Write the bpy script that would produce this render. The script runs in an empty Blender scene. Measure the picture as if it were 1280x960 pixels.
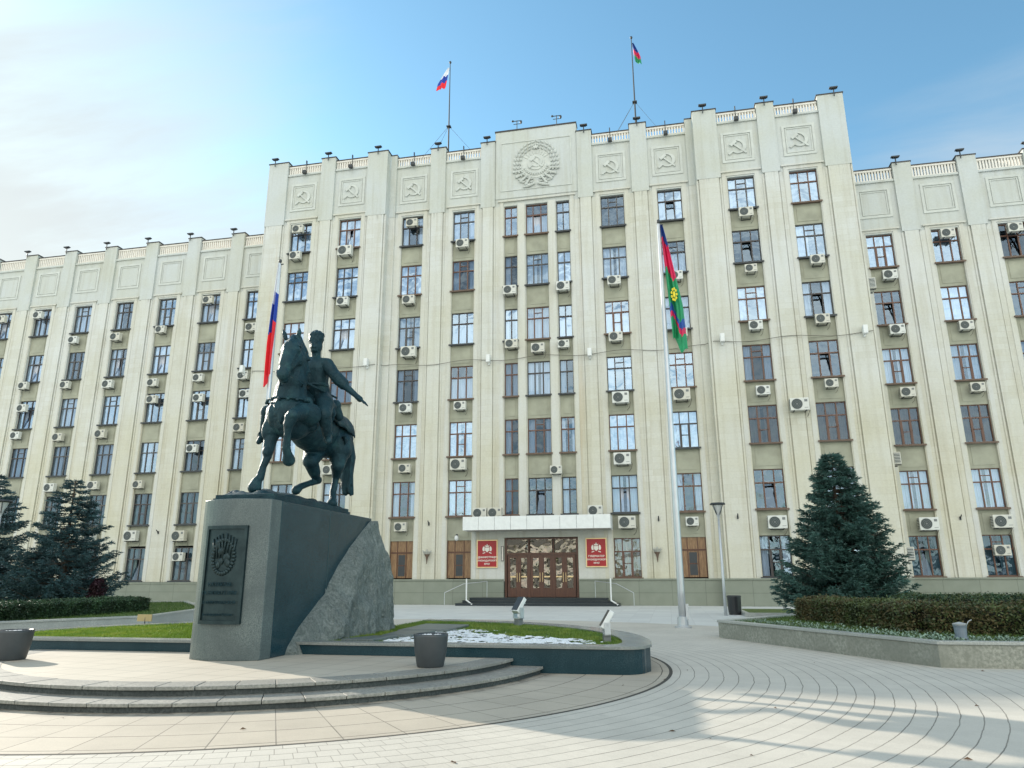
import bpy, bmesh, math, random
from mathutils import Vector, Matrix, noise
R = math.radians
random.seed(7)
C = bpy.context.scene
col = C.collection
# ------------------------------------------------------------------ camera
cam = bpy.data.cameras.new('camera'); camo = bpy.data.objects.new('camera', cam); col.objects.link(camo)
cam.sensor_width = 36; cam.lens = 904/1280*36; cam.clip_end = 2000; cam.clip_start = .05
camo.matrix_world = (Matrix.Translation((0, 0, 1.6)) @ Matrix.Rotation(R(11.8), 4, 'Z') @
                     Matrix.Rotation(R(105), 4, 'X') @ Matrix.Rotation(R(-.2), 4, 'Z'))
C.camera = camo
# ------------------------------------------------------------------ sun and sky
SUNV = Vector((-.880, .475, 0)).normalized(); EL = R(20.5)
sunv = Vector((SUNV.x*math.cos(EL), SUNV.y*math.cos(EL), math.sin(EL)))
sl = bpy.data.lights.new('sun', 'SUN'); sl.energy = 2.45; sl.angle = R(.6); sl.color = (1, .91, .78)
so = bpy.data.objects.new('sun', sl); col.objects.link(so)
so.rotation_euler = sunv.to_track_quat('Z', 'Y').to_euler()
w = bpy.data.worlds.new('World'); C.world = w; w.use_nodes = True
nt = w.node_tree; nt.nodes.clear()
def WN(t, **k):
    n = nt.nodes.new(t)
    for a, b in k.items(): setattr(n, a, b)
    return n
def L(a, b): nt.links.new(a, b)
sky = WN('ShaderNodeTexSky', sky_type='NISHITA', sun_disc=False)
sky.sun_elevation = EL; sky.sun_rotation = math.atan2(sunv.x, sunv.y)
sky.air_density = 1.0; sky.dust_density = .6; sky.ozone_density = 2.2
tc = WN('ShaderNodeTexCoord')
def M(op, a, b=None, c=None, clamp=False, tree=None):
    n = (tree or nt).nodes.new('ShaderNodeMath'); n.operation = op; n.use_clamp = clamp
    for i, v in enumerate((a, b, c)):
        if v is None: continue
        if isinstance(v, (int, float)): n.inputs[i].default_value = v
        else: (tree or nt).links.new(v, n.inputs[i])
    return n.outputs[0]
sep = WN('ShaderNodeSeparateXYZ'); L(tc.outputs['Generated'], sep.inputs[0])
# clouds lie on a flat layer: direction divided by its height
zc = M('MAXIMUM', M('ADD', sep.outputs[2], .12), .05)
cx = M('DIVIDE', sep.outputs[0], zc); cy = M('DIVIDE', sep.outputs[1], zc)
cmb = WN('ShaderNodeCombineXYZ'); L(cx, cmb.inputs[0]); L(cy, cmb.inputs[1])
mp = WN('ShaderNodeMapping'); mp.inputs['Rotation'].default_value = (0, 0, R(35)); mp.inputs['Scale'].default_value = (.38, 1.5, 1)
mp.inputs['Location'].default_value = (2.9, 1.7, 0)
L(cmb.outputs[0], mp.inputs[0])
n1 = WN('ShaderNodeTexNoise'); n1.inputs['Scale'].default_value = 1.15; n1.inputs['Detail'].default_value = 9; n1.inputs['Roughness'].default_value = .58
n1.inputs['Distortion'].default_value = .35
L(mp.outputs[0], n1.inputs['Vector'])
dot = WN('ShaderNodeVectorMath', operation='DOT_PRODUCT'); L(tc.outputs['Generated'], dot.inputs[0]); dot.inputs[1].default_value = Vector((-.80, .60, .16)).normalized()
side = M('MAXIMUM', M('MULTIPLY', M('SUBTRACT', dot.outputs['Value'], .80), 1.6), -.10)      # thick cloud towards the sun
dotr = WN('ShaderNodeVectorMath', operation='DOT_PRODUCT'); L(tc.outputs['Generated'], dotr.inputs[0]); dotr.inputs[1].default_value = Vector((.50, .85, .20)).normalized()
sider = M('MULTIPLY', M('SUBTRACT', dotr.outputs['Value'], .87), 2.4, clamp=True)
back = M('MULTIPLY', M('MULTIPLY', M('ADD', M('MULTIPLY', sep.outputs[1], -1), .05), 1.6, clamp=True), .30)      # cloud added behind the viewer to brighten the facade
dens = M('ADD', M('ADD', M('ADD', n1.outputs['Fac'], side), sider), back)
mr = WN('ShaderNodeMapRange', interpolation_type='SMOOTHSTEP'); L(dens, mr.inputs[0])
mr.inputs[1].default_value = .40; mr.inputs[2].default_value = .86; mr.inputs[3].default_value = 0; mr.inputs[4].default_value = .93
skyb = WN('ShaderNodeMix', data_type='RGBA', blend_type='MULTIPLY'); skyb.inputs[0].default_value = 1
L(sky.outputs[0], skyb.inputs[6]); skyb.inputs[7].default_value = (.56, .735, .67, 1)
n2 = WN('ShaderNodeTexNoise'); n2.inputs['Scale'].default_value = 1.4; n2.inputs['Detail'].default_value = 5; L(mp.outputs[0], n2.inputs['Vector'])
cc = WN('ShaderNodeMix', data_type='RGBA'); L(n2.outputs['Fac'], cc.inputs[0])
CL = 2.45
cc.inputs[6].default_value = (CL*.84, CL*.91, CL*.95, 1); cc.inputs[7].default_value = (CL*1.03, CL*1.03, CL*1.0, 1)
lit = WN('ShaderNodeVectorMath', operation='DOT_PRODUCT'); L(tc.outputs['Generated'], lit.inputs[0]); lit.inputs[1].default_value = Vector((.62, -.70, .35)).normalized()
boost = WN('ShaderNodeMapRange', interpolation_type='SMOOTHSTEP'); L(lit.outputs['Value'], boost.inputs[0])      # added clouds opposite the sun, brightened and warmed to light the facade
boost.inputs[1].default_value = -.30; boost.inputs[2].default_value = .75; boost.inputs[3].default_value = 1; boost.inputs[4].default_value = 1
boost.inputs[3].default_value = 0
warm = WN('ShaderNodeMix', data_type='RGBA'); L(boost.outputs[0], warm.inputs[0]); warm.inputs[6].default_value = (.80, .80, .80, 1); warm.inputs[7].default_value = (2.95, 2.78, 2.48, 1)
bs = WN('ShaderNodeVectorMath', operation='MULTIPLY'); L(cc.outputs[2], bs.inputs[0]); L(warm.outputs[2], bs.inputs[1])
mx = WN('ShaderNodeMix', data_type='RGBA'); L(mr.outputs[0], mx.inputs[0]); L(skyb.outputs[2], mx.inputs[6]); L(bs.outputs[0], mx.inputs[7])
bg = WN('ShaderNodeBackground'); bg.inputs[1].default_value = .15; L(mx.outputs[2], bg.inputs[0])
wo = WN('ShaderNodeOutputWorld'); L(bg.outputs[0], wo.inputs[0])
C.view_settings.view_transform = 'Standard'; C.view_settings.look = 'None'; C.view_settings.gamma = 1
C.view_settings.exposure = 1.44
C.cycles.max_bounces = 8; C.cycles.transparent_max_bounces = 24

# ------------------------------------------------------------------ materials
class Mat:
    def __init__(s, name):
        s.m = bpy.data.materials.new(name); s.m.use_nodes = True; s.t = s.m.node_tree
        s.b = s.t.nodes['Principled BSDF']; s.tc = None
    def n(s, t, **k):
        n = s.t.nodes.new(t)
        for a, b in k.items(): setattr(n, a, b)
        return n
    def l(s, a, b): s.t.links.new(a, b)
    def co(s):
        if not s.tc: s.tc = s.n('ShaderNodeTexCoord')
        return s.tc.outputs['Object']
    def map(s, scale=(1, 1, 1), rot=(0, 0, 0), src=None):
        m = s.n('ShaderNodeMapping'); m.inputs['Scale'].default_value = scale; m.inputs['Rotation'].default_value = rot
        s.l(src or s.co(), m.inputs[0]); return m.outputs[0]
    def noise(s, sc, det=4, rough=.55, vec=None, dist=0):
        n = s.n('ShaderNodeTexNoise'); n.inputs['Scale'].default_value = sc; n.inputs['Detail'].default_value = det
        n.inputs['Roughness'].default_value = rough; n.inputs['Distortion'].default_value = dist
        s.l(vec or s.co(), n.inputs['Vector']); return n.outputs['Fac']
    def ramp(s, f, stops):
        r = s.n('ShaderNodeValToRGB'); e = r.color_ramp.elements
        while len(e) < len(stops): e.new(.5)
        for i, (p, c) in enumerate(stops):
            e[i].position = p; e[i].color = tuple(c)+(1,) if len(c) == 3 else c
        s.l(f, r.inputs[0]); return r.outputs[0]
    def mix(s, f, a, b, mode='MIX'):
        m = s.n('ShaderNodeMix', data_type='RGBA', blend_type=mode)
        for i, v in ((0, f), (6, a), (7, b)):
            if isinstance(v, (int, float)): m.inputs[i].default_value = v
            elif isinstance(v, tuple): m.inputs[i].default_value = v+(1,) if len(v) == 3 else v
            else: s.l(v, m.inputs[i])
        return m.outputs[2]
    def m_(s, op, a, b=None, c=None, clamp=False): return M(op, a, b, c, clamp, s.t)
    def col(s, v):
        if isinstance(v, tuple): s.b.inputs['Base Color'].default_value = v+(1,)
        else: s.l(v, s.b.inputs['Base Color'])
        return s
    def rough(s, v):
        if isinstance(v, (int, float)): s.b.inputs['Roughness'].default_value = v
        else: s.l(v, s.b.inputs['Roughness'])
        return s
    def metal(s, v): s.b.inputs['Metallic'].default_value = v; return s
    def spec(s, v): s.b.inputs['Specular IOR Level'].default_value = v; return s
    def bump(s, h, st=.3, d=.01):
        b = s.n('ShaderNodeBump'); b.inputs['Strength'].default_value = st; b.inputs['Distance'].default_value = d
        s.l(h, b.inputs['Height']); s.l(b.outputs[0], s.b.inputs['Normal']); return s
MT = {}
def plain(name, c, r=.6, metal=0, var=.12, sc=3., bump=0):
    a = Mat(name); n = a.noise(sc, 5)
    lo = tuple(x*(1-var) for x in c); hi = tuple(min(1, x*(1+var)) for x in c)
    a.col(a.ramp(n, [(.3, lo), (.7, hi)])).rough(r).metal(metal)
    if bump: a.bump(a.noise(sc*12, 3), bump, .01)
    MT[name] = a.m; return a.m
def facade_stone(name, base, joints=True):
    a = Mat(name)
    # big weather blotches, vertical rain streaks, fine grain
    big = a.noise(.22, 5, .6)
    streak = a.noise(1.0, 5, .6, a.map((2.6, 2.6, .13)))
    grain = a.noise(9, 4, .6)
    c = a.mix(a.m_('MULTIPLY', a.m_('SUBTRACT', big, .38, clamp=True), 3.6, clamp=True), tuple(x*y for x, y in zip(base, (1.0, 1.0, 1.03))), tuple(x*y for x, y in zip(base, (.93, .90, .80))))
    st = a.ramp(streak, [(.50, (0, 0, 0)), (.72, (1, 1, 1))])
    c = a.mix(a.m_('MULTIPLY', st, .46), c, tuple(x*y for x, y in zip(base, (.66, .60, .48))))
    c = a.mix(.22, c, a.ramp(grain, [(.3, tuple(x*.72 for x in base)), (.7, tuple(min(1, x*1.15) for x in base))]))
    sp = a.n('ShaderNodeSeparateXYZ'); a.l(a.co(), sp.inputs[0])
    # dark run-off below the joint of plaster and stone
    if joints:
        cb = a.n('ShaderNodeCombineXYZ'); a.l(a.m_('ADD', sp.outputs[0], sp.outputs[1]), cb.inputs[0]); a.l(sp.outputs[2], cb.inputs[1])
        br = a.n('ShaderNodeTexBrick'); a.l(cb.outputs[0], br.inputs[0])
        br.inputs['Scale'].default_value = 1; br.inputs['Brick Width'].default_value = .92; br.inputs['Row Height'].default_value = .38
        br.inputs['Mortar Size'].default_value = .011; br.inputs['Mortar Smooth'].default_value = .3
        br.inputs['Color1'].default_value = (1, 1, 1, 1); br.inputs['Color2'].default_value = (.89, .875, .83, 1); br.inputs['Mortar'].default_value = (.80, .76, .68, 1)
        vis = a.ramp(a.noise(.35, 3), [(.38, (.12, .12, .12)), (.66, (.75, .75, .75))])
        c = a.mix(vis, c, br.outputs['Color'], 'MULTIPLY')
        # lower storeys are yellower
        low = a.m_('MULTIPLY', a.m_('SUBTRACT', 17.0, sp.outputs[2]), .10, clamp=True)
        low = a.m_('MULTIPLY', low, .8)
        c = a.mix(low, c, a.mix(1., c, (1.0, .96, .86), 'MULTIPLY'))
        wing = a.m_('GREATER_THAN', a.m_('ABSOLUTE', sp.outputs[0]), 20.47)
        d = a.m_('SUBTRACT', a.m_('SUBTRACT', 26.92, a.m_('MULTIPLY', wing, 3.77)), sp.outputs[2])
        fall = a.m_('SUBTRACT', 1, a.m_('DIVIDE', d, 1.5), clamp=True)
        stn = a.ramp(a.noise(1.3, 6, .7, a.map((5, 5, .35))), [(.50, (0, 0, 0)), (.66, (1, 1, 1))])
        blot = a.ramp(a.noise(.33, 3), [(.42, (0, 0, 0)), (.6, (1, 1, 1))])
        c = a.mix(a.m_('MULTIPLY', a.m_('MULTIPLY', a.m_('MULTIPLY', fall, fall), stn), a.m_('MULTIPLY', blot, .75)), c, (.20, .19, .16))
        rust = a.ramp(a.noise(.5, 5, .7, a.map((1.2, 1.2, .05), src=None)), [(.60, (0, 0, 0)), (.72, (1, 1, 1))])
        c = a.mix(a.m_('MULTIPLY', rust, .35), c, (.46, .34, .19))
    a.col(c).rough(.85).bump(grain, .25, .01)
    MT[name] = a.m; return a.m
facade_stone('stone', (.61, .617, .58))
facade_stone('plaster', (.535, .56, .54), joints=False)
facade_stone('trim', (.595, .595, .55), joints=False)
plain('olive', (.335, .335, .262), .85, var=.16, sc=1.2, bump=.1)
plain('relief', (.545, .56, .525), .85, var=.10, sc=2)
a = Mat('plinth'); 
sp = a.n('ShaderNodeSeparateXYZ'); a.l(a.co(), sp.inputs[0])
cb = a.n('ShaderNodeCombineXYZ'); a.l(a.m_('ADD', sp.outputs[0], sp.outputs[1]), cb.inputs[0]); a.l(sp.outputs[2], cb.inputs[1])
br = a.n('ShaderNodeTexBrick'); a.l(cb.outputs[0], br.inputs[0]); br.inputs['Scale'].default_value = 1; br.inputs['Brick Width'].default_value = 1.9; br.inputs['Row Height'].default_value = .72
br.offset = 0; br.inputs['Mortar Size'].default_value = .014
br.inputs['Color1'].default_value = (.235, .255, .205, 1); br.inputs['Color2'].default_value = (.215, .24, .195, 1); br.inputs['Mortar'].default_value = (.11, .12, .095, 1)
a.col(a.mix(.3, br.outputs['Color'], a.ramp(a.noise(1.5, 5), [(.3, (.18, .195, .155)), (.7, (.28, .30, .25))]))).rough(.8); MT['plinth'] = a.m
plain('white_metal', (.72, .73, .72), .4, var=.06, sc=4)
a = Mat('ac_white'); oi = a.n('ShaderNodeObjectInfo'); a.col(a.mix(a.noise(3, 4), a.mix(oi.outputs['Random'], (.70, .71, .68), (.60, .575, .49)), a.mix(oi.outputs['Random'], (.60, .61, .58), (.50, .475, .40)))).rough(.45); MT['ac_white'] = a.m
plain('guard_grey', (.16, .17, .17), .5)
plain('dark_grille', (.055, .07, .07), .5, var=.2, sc=20)
plain('steel_dark', (.05, .055, .06), .5, .3)
plain('roof_metal', (.05, .045, .045), .5, .4, var=.2)
plain('roofing', (.12, .12, .12), .9)
plain('cable', (.12, .11, .09), .8)
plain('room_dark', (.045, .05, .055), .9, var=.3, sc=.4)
plain('sill_brown', (.13, .085, .06), .6, var=.2)
plain('concrete_light', (.42, .42, .38), .85, var=.12, sc=2, bump=.15)
plain('black_plastic', (.02, .022, .025), .35)
plain('bare_bark', (.05, .042, .036), .9)
plain('bark', (.07, .05, .035), .9, var=.35, sc=12, bump=.5)
plain('needle', (.038, .095, .080), .55, var=.45, sc=2.2)
plain('needle_dark', (.030, .074, .082), .6, var=.45, sc=2.2)
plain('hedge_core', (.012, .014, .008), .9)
plain('hedge_leaf', (.058, .080, .024), .6, var=.6, sc=1.6)
plain('hedge_green', (.026, .060, .022), .6, var=.5, sc=2.)
plain('red_shrub', (.035, .012, .02), .6, var=.4)
plain('gold', (.75, .55, .30), .4, .5, var=.08)
plain('letter', (.85, .78, .70), .5, var=.02)
plain('snow', (.86, .88, .90), .7, var=.05, sc=6, bump=.4)
plain('soil', (.045, .04, .03), .95, var=.4, sc=8, bump=.6)
def framemat(name, c):
    a = Mat(name); oi = a.n('ShaderNodeObjectInfo'); 
    g = a.noise(2.4, 4)
    a.col(a.mix(g, c, tuple(x*.7 for x in c))).rough(.5); MT[name] = a.m
framemat('frame_red', (.155, .075, .05)); framemat('frame_dark', (.060, .050, .048)); framemat('frame_grey', (.09, .085, .085))
# glass: thin pane, some of it reflects, the rest shows the room
def glass(name, refl, wave, tint=(.82, .86, .88), gcol=(.62, .80, 1)):  # default gloss colour paints in the blue of a reflected sky
    a = Mat(name); t = a.t; t.nodes.remove(a.b)
    out = [n for n in t.nodes if n.type == 'OUTPUT_MATERIAL'][0]
    gl = a.n('ShaderNodeBsdfGlossy'); gl.inputs['Roughness'].default_value = .015; gl.inputs['Color'].default_value = gcol+(1,)
    tr = a.n('ShaderNodeBsdfTransparent'); tr.inputs[0].default_value = tint+(1,)
    lw = a.n('ShaderNodeLayerWeight'); lw.inputs[0].default_value = .35
    f = a.m_('ADD', a.m_('MULTIPLY', lw.outputs['Facing'], .35), refl, clamp=True)
    oi = a.n('ShaderNodeObjectInfo'); vm = a.n('ShaderNodeVectorMath', operation='ADD'); a.l(a.co(), vm.inputs[0])
    cbx = a.n('ShaderNodeCombineXYZ'); 
    for i in range(3): a.l(a.m_('MULTIPLY', oi.outputs['Random'], 31.+i*7), cbx.inputs[i])
    a.l(cbx.outputs[0], vm.inputs[1])
    nz = a.noise(1.1, 2, .4, vm.outputs[0], .4)
    bm = a.n('ShaderNodeBump'); bm.inputs['Strength'].default_value = 1; bm.inputs['Distance'].default_value = wave; a.l(nz, bm.inputs['Height'])
    a.l(bm.outputs[0], gl.inputs['Normal'])
    mxs = a.n('ShaderNodeMixShader'); a.l(f, mxs.inputs[0]); a.l(tr.outputs[0], mxs.inputs[1]); a.l(gl.outputs[0], mxs.inputs[2]); a.l(mxs.outputs[0], out.inputs[0])
    MT[name] = a.m
glass('glass', .17, .05, (.78, .86, .92)); glass('glass_dark', .08, .05, (.50, .58, .66)); glass('glass_bright', .38, .04, (.8, .88, .95)); glass('door_glass', .20, .30, (.8, .65, .5), (1, .85, .70))
def curtain(name, c):
    a = Mat(name); wv = a.n('ShaderNodeTexWave'); wv.inputs['Scale'].default_value = 3.2; wv.inputs['Distortion'].default_value = 2.5; a.l(a.map((1, 1, .12)), wv.inputs[0])
    a.col(a.mix(wv.outputs['Fac'], tuple(x*.8 for x in c), c)).rough(.9)
    a.b.inputs['Transmission Weight'].default_value = 0
    MT[name] = a.m
curtain('curtain_gold', (.55, .38, .20)); curtain('curtain_white', (.74, .77, .86)); curtain('curtain_blue', (.42, .50, .62)); curtain('curtain_brown', (.26, .17, .12)); curtain('curtain_teal', (.22, .30, .30))
a = Mat('wood_panel'); g = a.noise(3, 5, .6, a.map((6, 6, .5)), 1.5)
a.col(a.ramp(g, [(.3, (.11, .058, .028)), (.55, (.24, .135, .065)), (.75, (.38, .25, .13))])).rough(.35); MT['wood_panel'] = a.m
a = Mat('door_wood'); g = a.noise(3, 5, .6, a.map((5, 5, .6)), 1)
a.col(a.ramp(g, [(.3, (.055, .018, .010)), (.7, (.12, .045, .022))])).rough(.35); MT['door_wood'] = a.m
# granites
def granite(name, dark, light, speck, rough, sc=42, rb=0):
    a = Mat(name); v = a.n('ShaderNodeTexVoronoi'); v.inputs['Scale'].default_value = sc; a.l(a.co(), v.inputs['Vector'])
    c = a.mix(a.ramp(a.noise(sc*.7, 4), [(.38, (0, 0, 0)), (.62, (1, 1, 1))]), dark, light)
    c = a.mix(a.m_('MULTIPLY', a.ramp(v.outputs['Distance'], [(.0, (1, 1, 1)), (.28, (0, 0, 0))]), .6), c, speck)
    c = a.mix(a.ramp(a.noise(1.1, 6, .6, None, .8), [(.38, (0, 0, 0)), (.62, (.75, .75, .75))]), c, dark)
    a.col(c).rough(rough)
    if rb: a.bump(a.noise(14, 6, .65), .8, rb)
    MT[name] = a.m
granite('granite_polished', (.007, .030, .040), (.026, .062, .078), (.10, .16, .17), .20, 75); MT['granite_polished'].node_tree.nodes['Principled BSDF'].inputs['Specular IOR Level'].default_value = .35
granite('granite_honed', (.060, .080, .082), (.14, .17, .165), (.27, .30, .285), .40, 80)
granite('granite_cap_sheen', (.19, .205, .195), (.30, .315, .30), (.40, .42, .40), .25, 60)  # lightened colour stands in for sky reflected on the flat caps
granite('granite_step', (.20, .195, .175), (.36, .345, .30), (.45, .43, .38), .6)
granite('granite_riser', (.035, .042, .042), (.085, .095, .092), (.15, .16, .155), .7)
granite('granite_wall', (.20, .205, .17), (.34, .34, .29), (.44, .43, .38), .6, 26)
granite('granite_cap', (.30, .31, .29), (.42, .43, .40), (.5, .5, .48), .35)
granite('granite_black', (.008, .016, .022), (.02, .032, .040), (.06, .08, .09), .35)
a = Mat('rock'); v = a.noise(2.2, 8, .68, None, .6); v2 = a.noise(26, 6, .7); v3 = a.noise(7, 8, .72, a.map((1, 1, .35), (.5, .2, 0)), 2.2)
c = a.ramp(v3, [(.30, (.035, .058, .060)), (.42, (.13, .16, .15)), (.56, (.25, .28, .26)), (.72, (.40, .42, .385))])
c = a.mix(.35, c, a.ramp(v2, [(.35, (.05, .07, .07)), (.65, (.36, .38, .35))]))
a.col(c).rough(.8); h = a.m_('ADD', a.m_('MULTIPLY', v, 2.), a.m_('MULTIPLY', v2, .45)); a.bump(h, 1., .11); MT['rock'] = a.m
a = Mat('bronze'); c = a.ramp(a.noise(3.5, 6, .6), [(.3, (.005, .024, .034)), (.55, (.009, .038, .050)), (.75, (.028, .080, .086))])
a.col(c).rough(a.m_('ADD', a.m_('MULTIPLY', a.noise(6, 4), .3), .36)).metal(.2).spec(.32).bump(a.m_('ADD', a.m_('MULTIPLY', a.noise(7, 5, .65, None, 1.2), 2.), a.noise(30, 4)), .55, .022); MT['bronze'] = a.m
a = Mat('bronze_plate'); c = a.ramp(a.noise(5, 6, .6), [(.3, (.006, .020, .024)), (.7, (.022, .044, .048))])
a.col(c).rough(.42).metal(.4).bump(a.noise(12, 5), .3, .01); MT['bronze_plate'] = a.m
# ground surfaces
XM, YM = -7.65, 13.8
def polar(a, cx=XM, cy=YM):
    sp = a.n('ShaderNodeSeparateXYZ'); a.l(a.co(), sp.inputs[0])
    dx = a.m_('SUBTRACT', sp.outputs[0], cx); dy = a.m_('SUBTRACT', sp.outputs[1], cy)
    r = a.m_('SQRT', a.m_('ADD', a.m_('MULTIPLY', dx, dx), a.m_('MULTIPLY', dy, dy)))
    th = a.m_('ARCTAN2', dy, dx); return r, th
def line(a, v, period, width):   # 1 on a joint of given width
    f = a.m_('FRACT', a.m_('DIVIDE', v, period)); d = a.m_('MULTIPLY', a.m_('ABSOLUTE', a.m_('SUBTRACT', f, .5)), period)
    return a.m_('GREATER_THAN', d, period/2-width/2)
def paving(name, base, rings, blk, jw, jc, stain=.25, zig=0., rowtint=.08, fade=None, arcn=None, crossj=.75):
    a = Mat(name); r, th = polar(a)
    if crossj == 'lw':      # cross joints are open only where the bricks are worn, towards the lower left
        spx = a.n('ShaderNodeSeparateXYZ'); a.l(a.co(), spx.inputs[0]); crossj = a.m_('SUBTRACT', .55, a.m_('MULTIPLY', a.m_('ADD', spx.outputs[0], 3.), .22), clamp=True)
    if zig: 
        r = a.m_('ADD', r, a.m_('MULTIPLY', a.m_('SINE', a.m_('MULTIPLY', th, 230.)), zig))
    r = a.m_('ADD', r, a.m_('MULTIPLY', a.m_('SUBTRACT', a.noise(1.6, 3), .5), .05))
    row = a.m_('FLOOR', a.m_('DIVIDE', r, rings))
    rc = a.m_('MULTIPLY', a.m_('ADD', row, .5), rings)
    wn = a.n('ShaderNodeTexWhiteNoise', noise_dimensions='1D'); a.l(row, wn.inputs['W'])
    s = a.m_('ADD', a.m_('MULTIPLY', th, arcn if arcn else rc), a.m_('MULTIPLY', wn.outputs['Value'] , 1.0 if not arcn else 0.))
    j = a.m_('MULTIPLY', line(a, s, blk, jw*.7), crossj)
    # ring joints vary in width along their length
    jr = line(a, r, rings, jw)
    j = a.m_('MAXIMUM', j, jr)
    j = a.m_('MULTIPLY', j, a.m_('ADD', .35, a.m_('MULTIPLY', a.noise(.9, 4), 1.), clamp=True))
    cell = a.n('ShaderNodeTexWhiteNoise', noise_dimensions='2D'); cv = a.n('ShaderNodeCombineXYZ')
    a.l(row, cv.inputs[0]); a.l(a.m_('FLOOR', a.m_('DIVIDE', s, blk)), cv.inputs[1]); a.l(cv.outputs[0], cell.inputs['Vector'])
    c = a.mix(cell.outputs['Value'], tuple(x*(1-rowtint) for x in base), tuple(x*(1+rowtint) for x in base))
    c = a.mix(min(.6, stain+.2), c, a.ramp(a.noise(.7, 8, .68), [(.35, tuple(x*.72 for x in base)), (.65, tuple(x*1.1 for x in base))]))
    c = a.mix(.18, c, a.ramp(a.noise(60, 3, .6), [(.3, tuple(x*.6 for x in base)), (.7, tuple(x*1.3 for x in base))]))
    if fade:
        rr, _ = polar(a); fd = a.n('ShaderNodeMapRange'); a.l(rr, fd.inputs[0]); fd.inputs[1].default_value = fade[0]; fd.inputs[2].default_value = fade[1]
        fd.inputs[3].default_value = 1; fd.inputs[4].default_value = fade[2]; j = a.m_('MULTIPLY', j, fd.outputs[0])
    if name != 'ring_brick':     # dirt washed down at the foot of the steps
        r0, _ = polar(a); dm = a.m_('SUBTRACT', 1, a.m_('MULTIPLY', a.m_('SUBTRACT', r0, 5.46), 3.2), clamp=True)
        c = a.mix(a.m_('MULTIPLY', dm, a.ramp(a.noise(2.2, 6, .7), [(.42, (0, 0, 0)), (.62, (.85, .85, .85))])), c, (.05, .05, .042))
    else:                        # worn grey patches and small stains
        c = a.mix(a.ramp(a.noise(2.6, 8, .75), [(.60, (0, 0, 0)), (.72, (.45, .45, .45))]), c, (.27, .255, .225))
    c = a.mix(j, c, jc)
    a.col(c).rough(.75); a.bump(a.m_('SUBTRACT', a.m_('MULTIPLY', a.noise(40, 3), .25), j), .5, .008); MT[name] = a.m
paving('ring_brick', (.54, .505, .44), .235, .21, .013, (.16, .145, .12), zig=.0, fade=(12.5, 15.5, .05), rowtint=.06, crossj='lw')
paving('apron_tile', (.46, .405, .325), .62, .58, .019, (.085, .075, .06), .3, arcn=6.6)
a = Mat('platform_tile'); br = a.n('ShaderNodeTexBrick'); a.l(a.map((1, 1, 1), (0, 0, R(9))), br.inputs[0]); br.inputs['Scale'].default_value = 1; br.inputs['Brick Width'].default_value = .6; br.inputs['Row Height'].default_value = .6; br.offset = 0
br.inputs['Mortar Size'].default_value = .009; br.inputs['Color1'].default_value = (.47, .42, .34, 1); br.inputs['Color2'].default_value = (.44, .395, .32, 1); br.inputs['Mortar'].default_value = (.17, .15, .12, 1)
c = a.mix(.35, br.outputs['Color'], a.ramp(a.noise(.8, 7, .62), [(.3, (.35, .315, .26)), (.65, (.52, .47, .39))])); a.col(c).rough(.7).bump(a.noise(30, 4), .2, .006); MT['platform_tile'] = a.m
a = Mat('plaza'); base = (.64, .65, .62)
br = a.n('ShaderNodeTexBrick'); a.l(a.co(), br.inputs[0]); br.inputs['Scale'].default_value = 1; br.inputs['Brick Width'].default_value = .8; br.inputs['Row Height'].default_value = .8; br.offset = 0
br.inputs['Mortar Size'].default_value = .012; br.inputs['Color1'].default_value = base+(1,); br.inputs['Color2'].default_value = (.53,.535,.52,1); br.inputs['Mortar'].default_value = (.47, .47, .45, 1)
c = a.mix(.4, br.outputs['Color'], a.ramp(a.noise(.35, 7, .62), [(.3, (.50, .505, .49)), (.65, (.67, .67, .65))]))
a.col(c).rough(.7).bump(a.noise(30, 4), .2, .006); MT['plaza'] = a.m
a = Mat('grass_soil'); a.col(a.ramp(a.noise(5, 6), [(.3, (.05, .075, .012)), (.7, (.11, .16, .025))])).rough(.9); MT['grass_soil'] = a.m
a = Mat('blade'); a.col(a.ramp(a.noise(1.8, 5), [(.3, (.12, .22, .015)), (.5, (.20, .31, .025)), (.7, (.34, .38, .05))])).rough(.6); MT['blade'] = a.m  # colour raised to carry the glow of sunlight through the blades
a = Mat('blade_dark'); a.col(a.ramp(a.noise(1.8, 5), [(.3, (.03, .075, .010)), (.7, (.08, .14, .02))])).rough(.6); MT['blade_dark'] = a.m
a = Mat('blade_mid'); a.col(a.ramp(a.noise(1.8, 5), [(.3, (.05, .12, .012)), (.5, (.12, .20, .02)), (.7, (.24, .28, .05))])).rough(.6); MT['blade_mid'] = a.m
def flagmat(name, bands, horiz=True):
    a = Mat(name); uv = a.n('ShaderNodeUVMap'); sp = a.n('ShaderNodeSeparateXYZ'); a.l(uv.outputs[0], sp.inputs[0])
    r = a.n('ShaderNodeValToRGB'); r.color_ramp.interpolation = 'CONSTANT'; e = r.color_ramp.elements
    while len(e) < len(bands): e.new(.5)
    for i, (p, c) in enumerate(bands): e[i].position = p; e[i].color = c+(1,)
    a.l(sp.outputs[1], r.inputs[0]); a.col(r.outputs[0]).rough(.6)
    a.b.inputs['Subsurface Weight'].default_value = 0; MT[name] = a.m; return a
flagmat('tricolor', [(0, (.80, .02, .03)), (.40, (.02, .07, .42)), (.70, (.80, .80, .84))])
flagmat('kuban', [(0, (.01, .26, .10)), (.30, (.01, .26, .10)), (.45, (.62, .01, .08)), (.78, (.01, .06, .30))])
flagmat('red_board', [(0, (.42, .008, .014)), (.5, (.42, .008, .014))])
plain('board_red', (.36, .006, .012), .35, var=.1)
plain('flag_yellow', (.75, .6, .03), .6)
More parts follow.
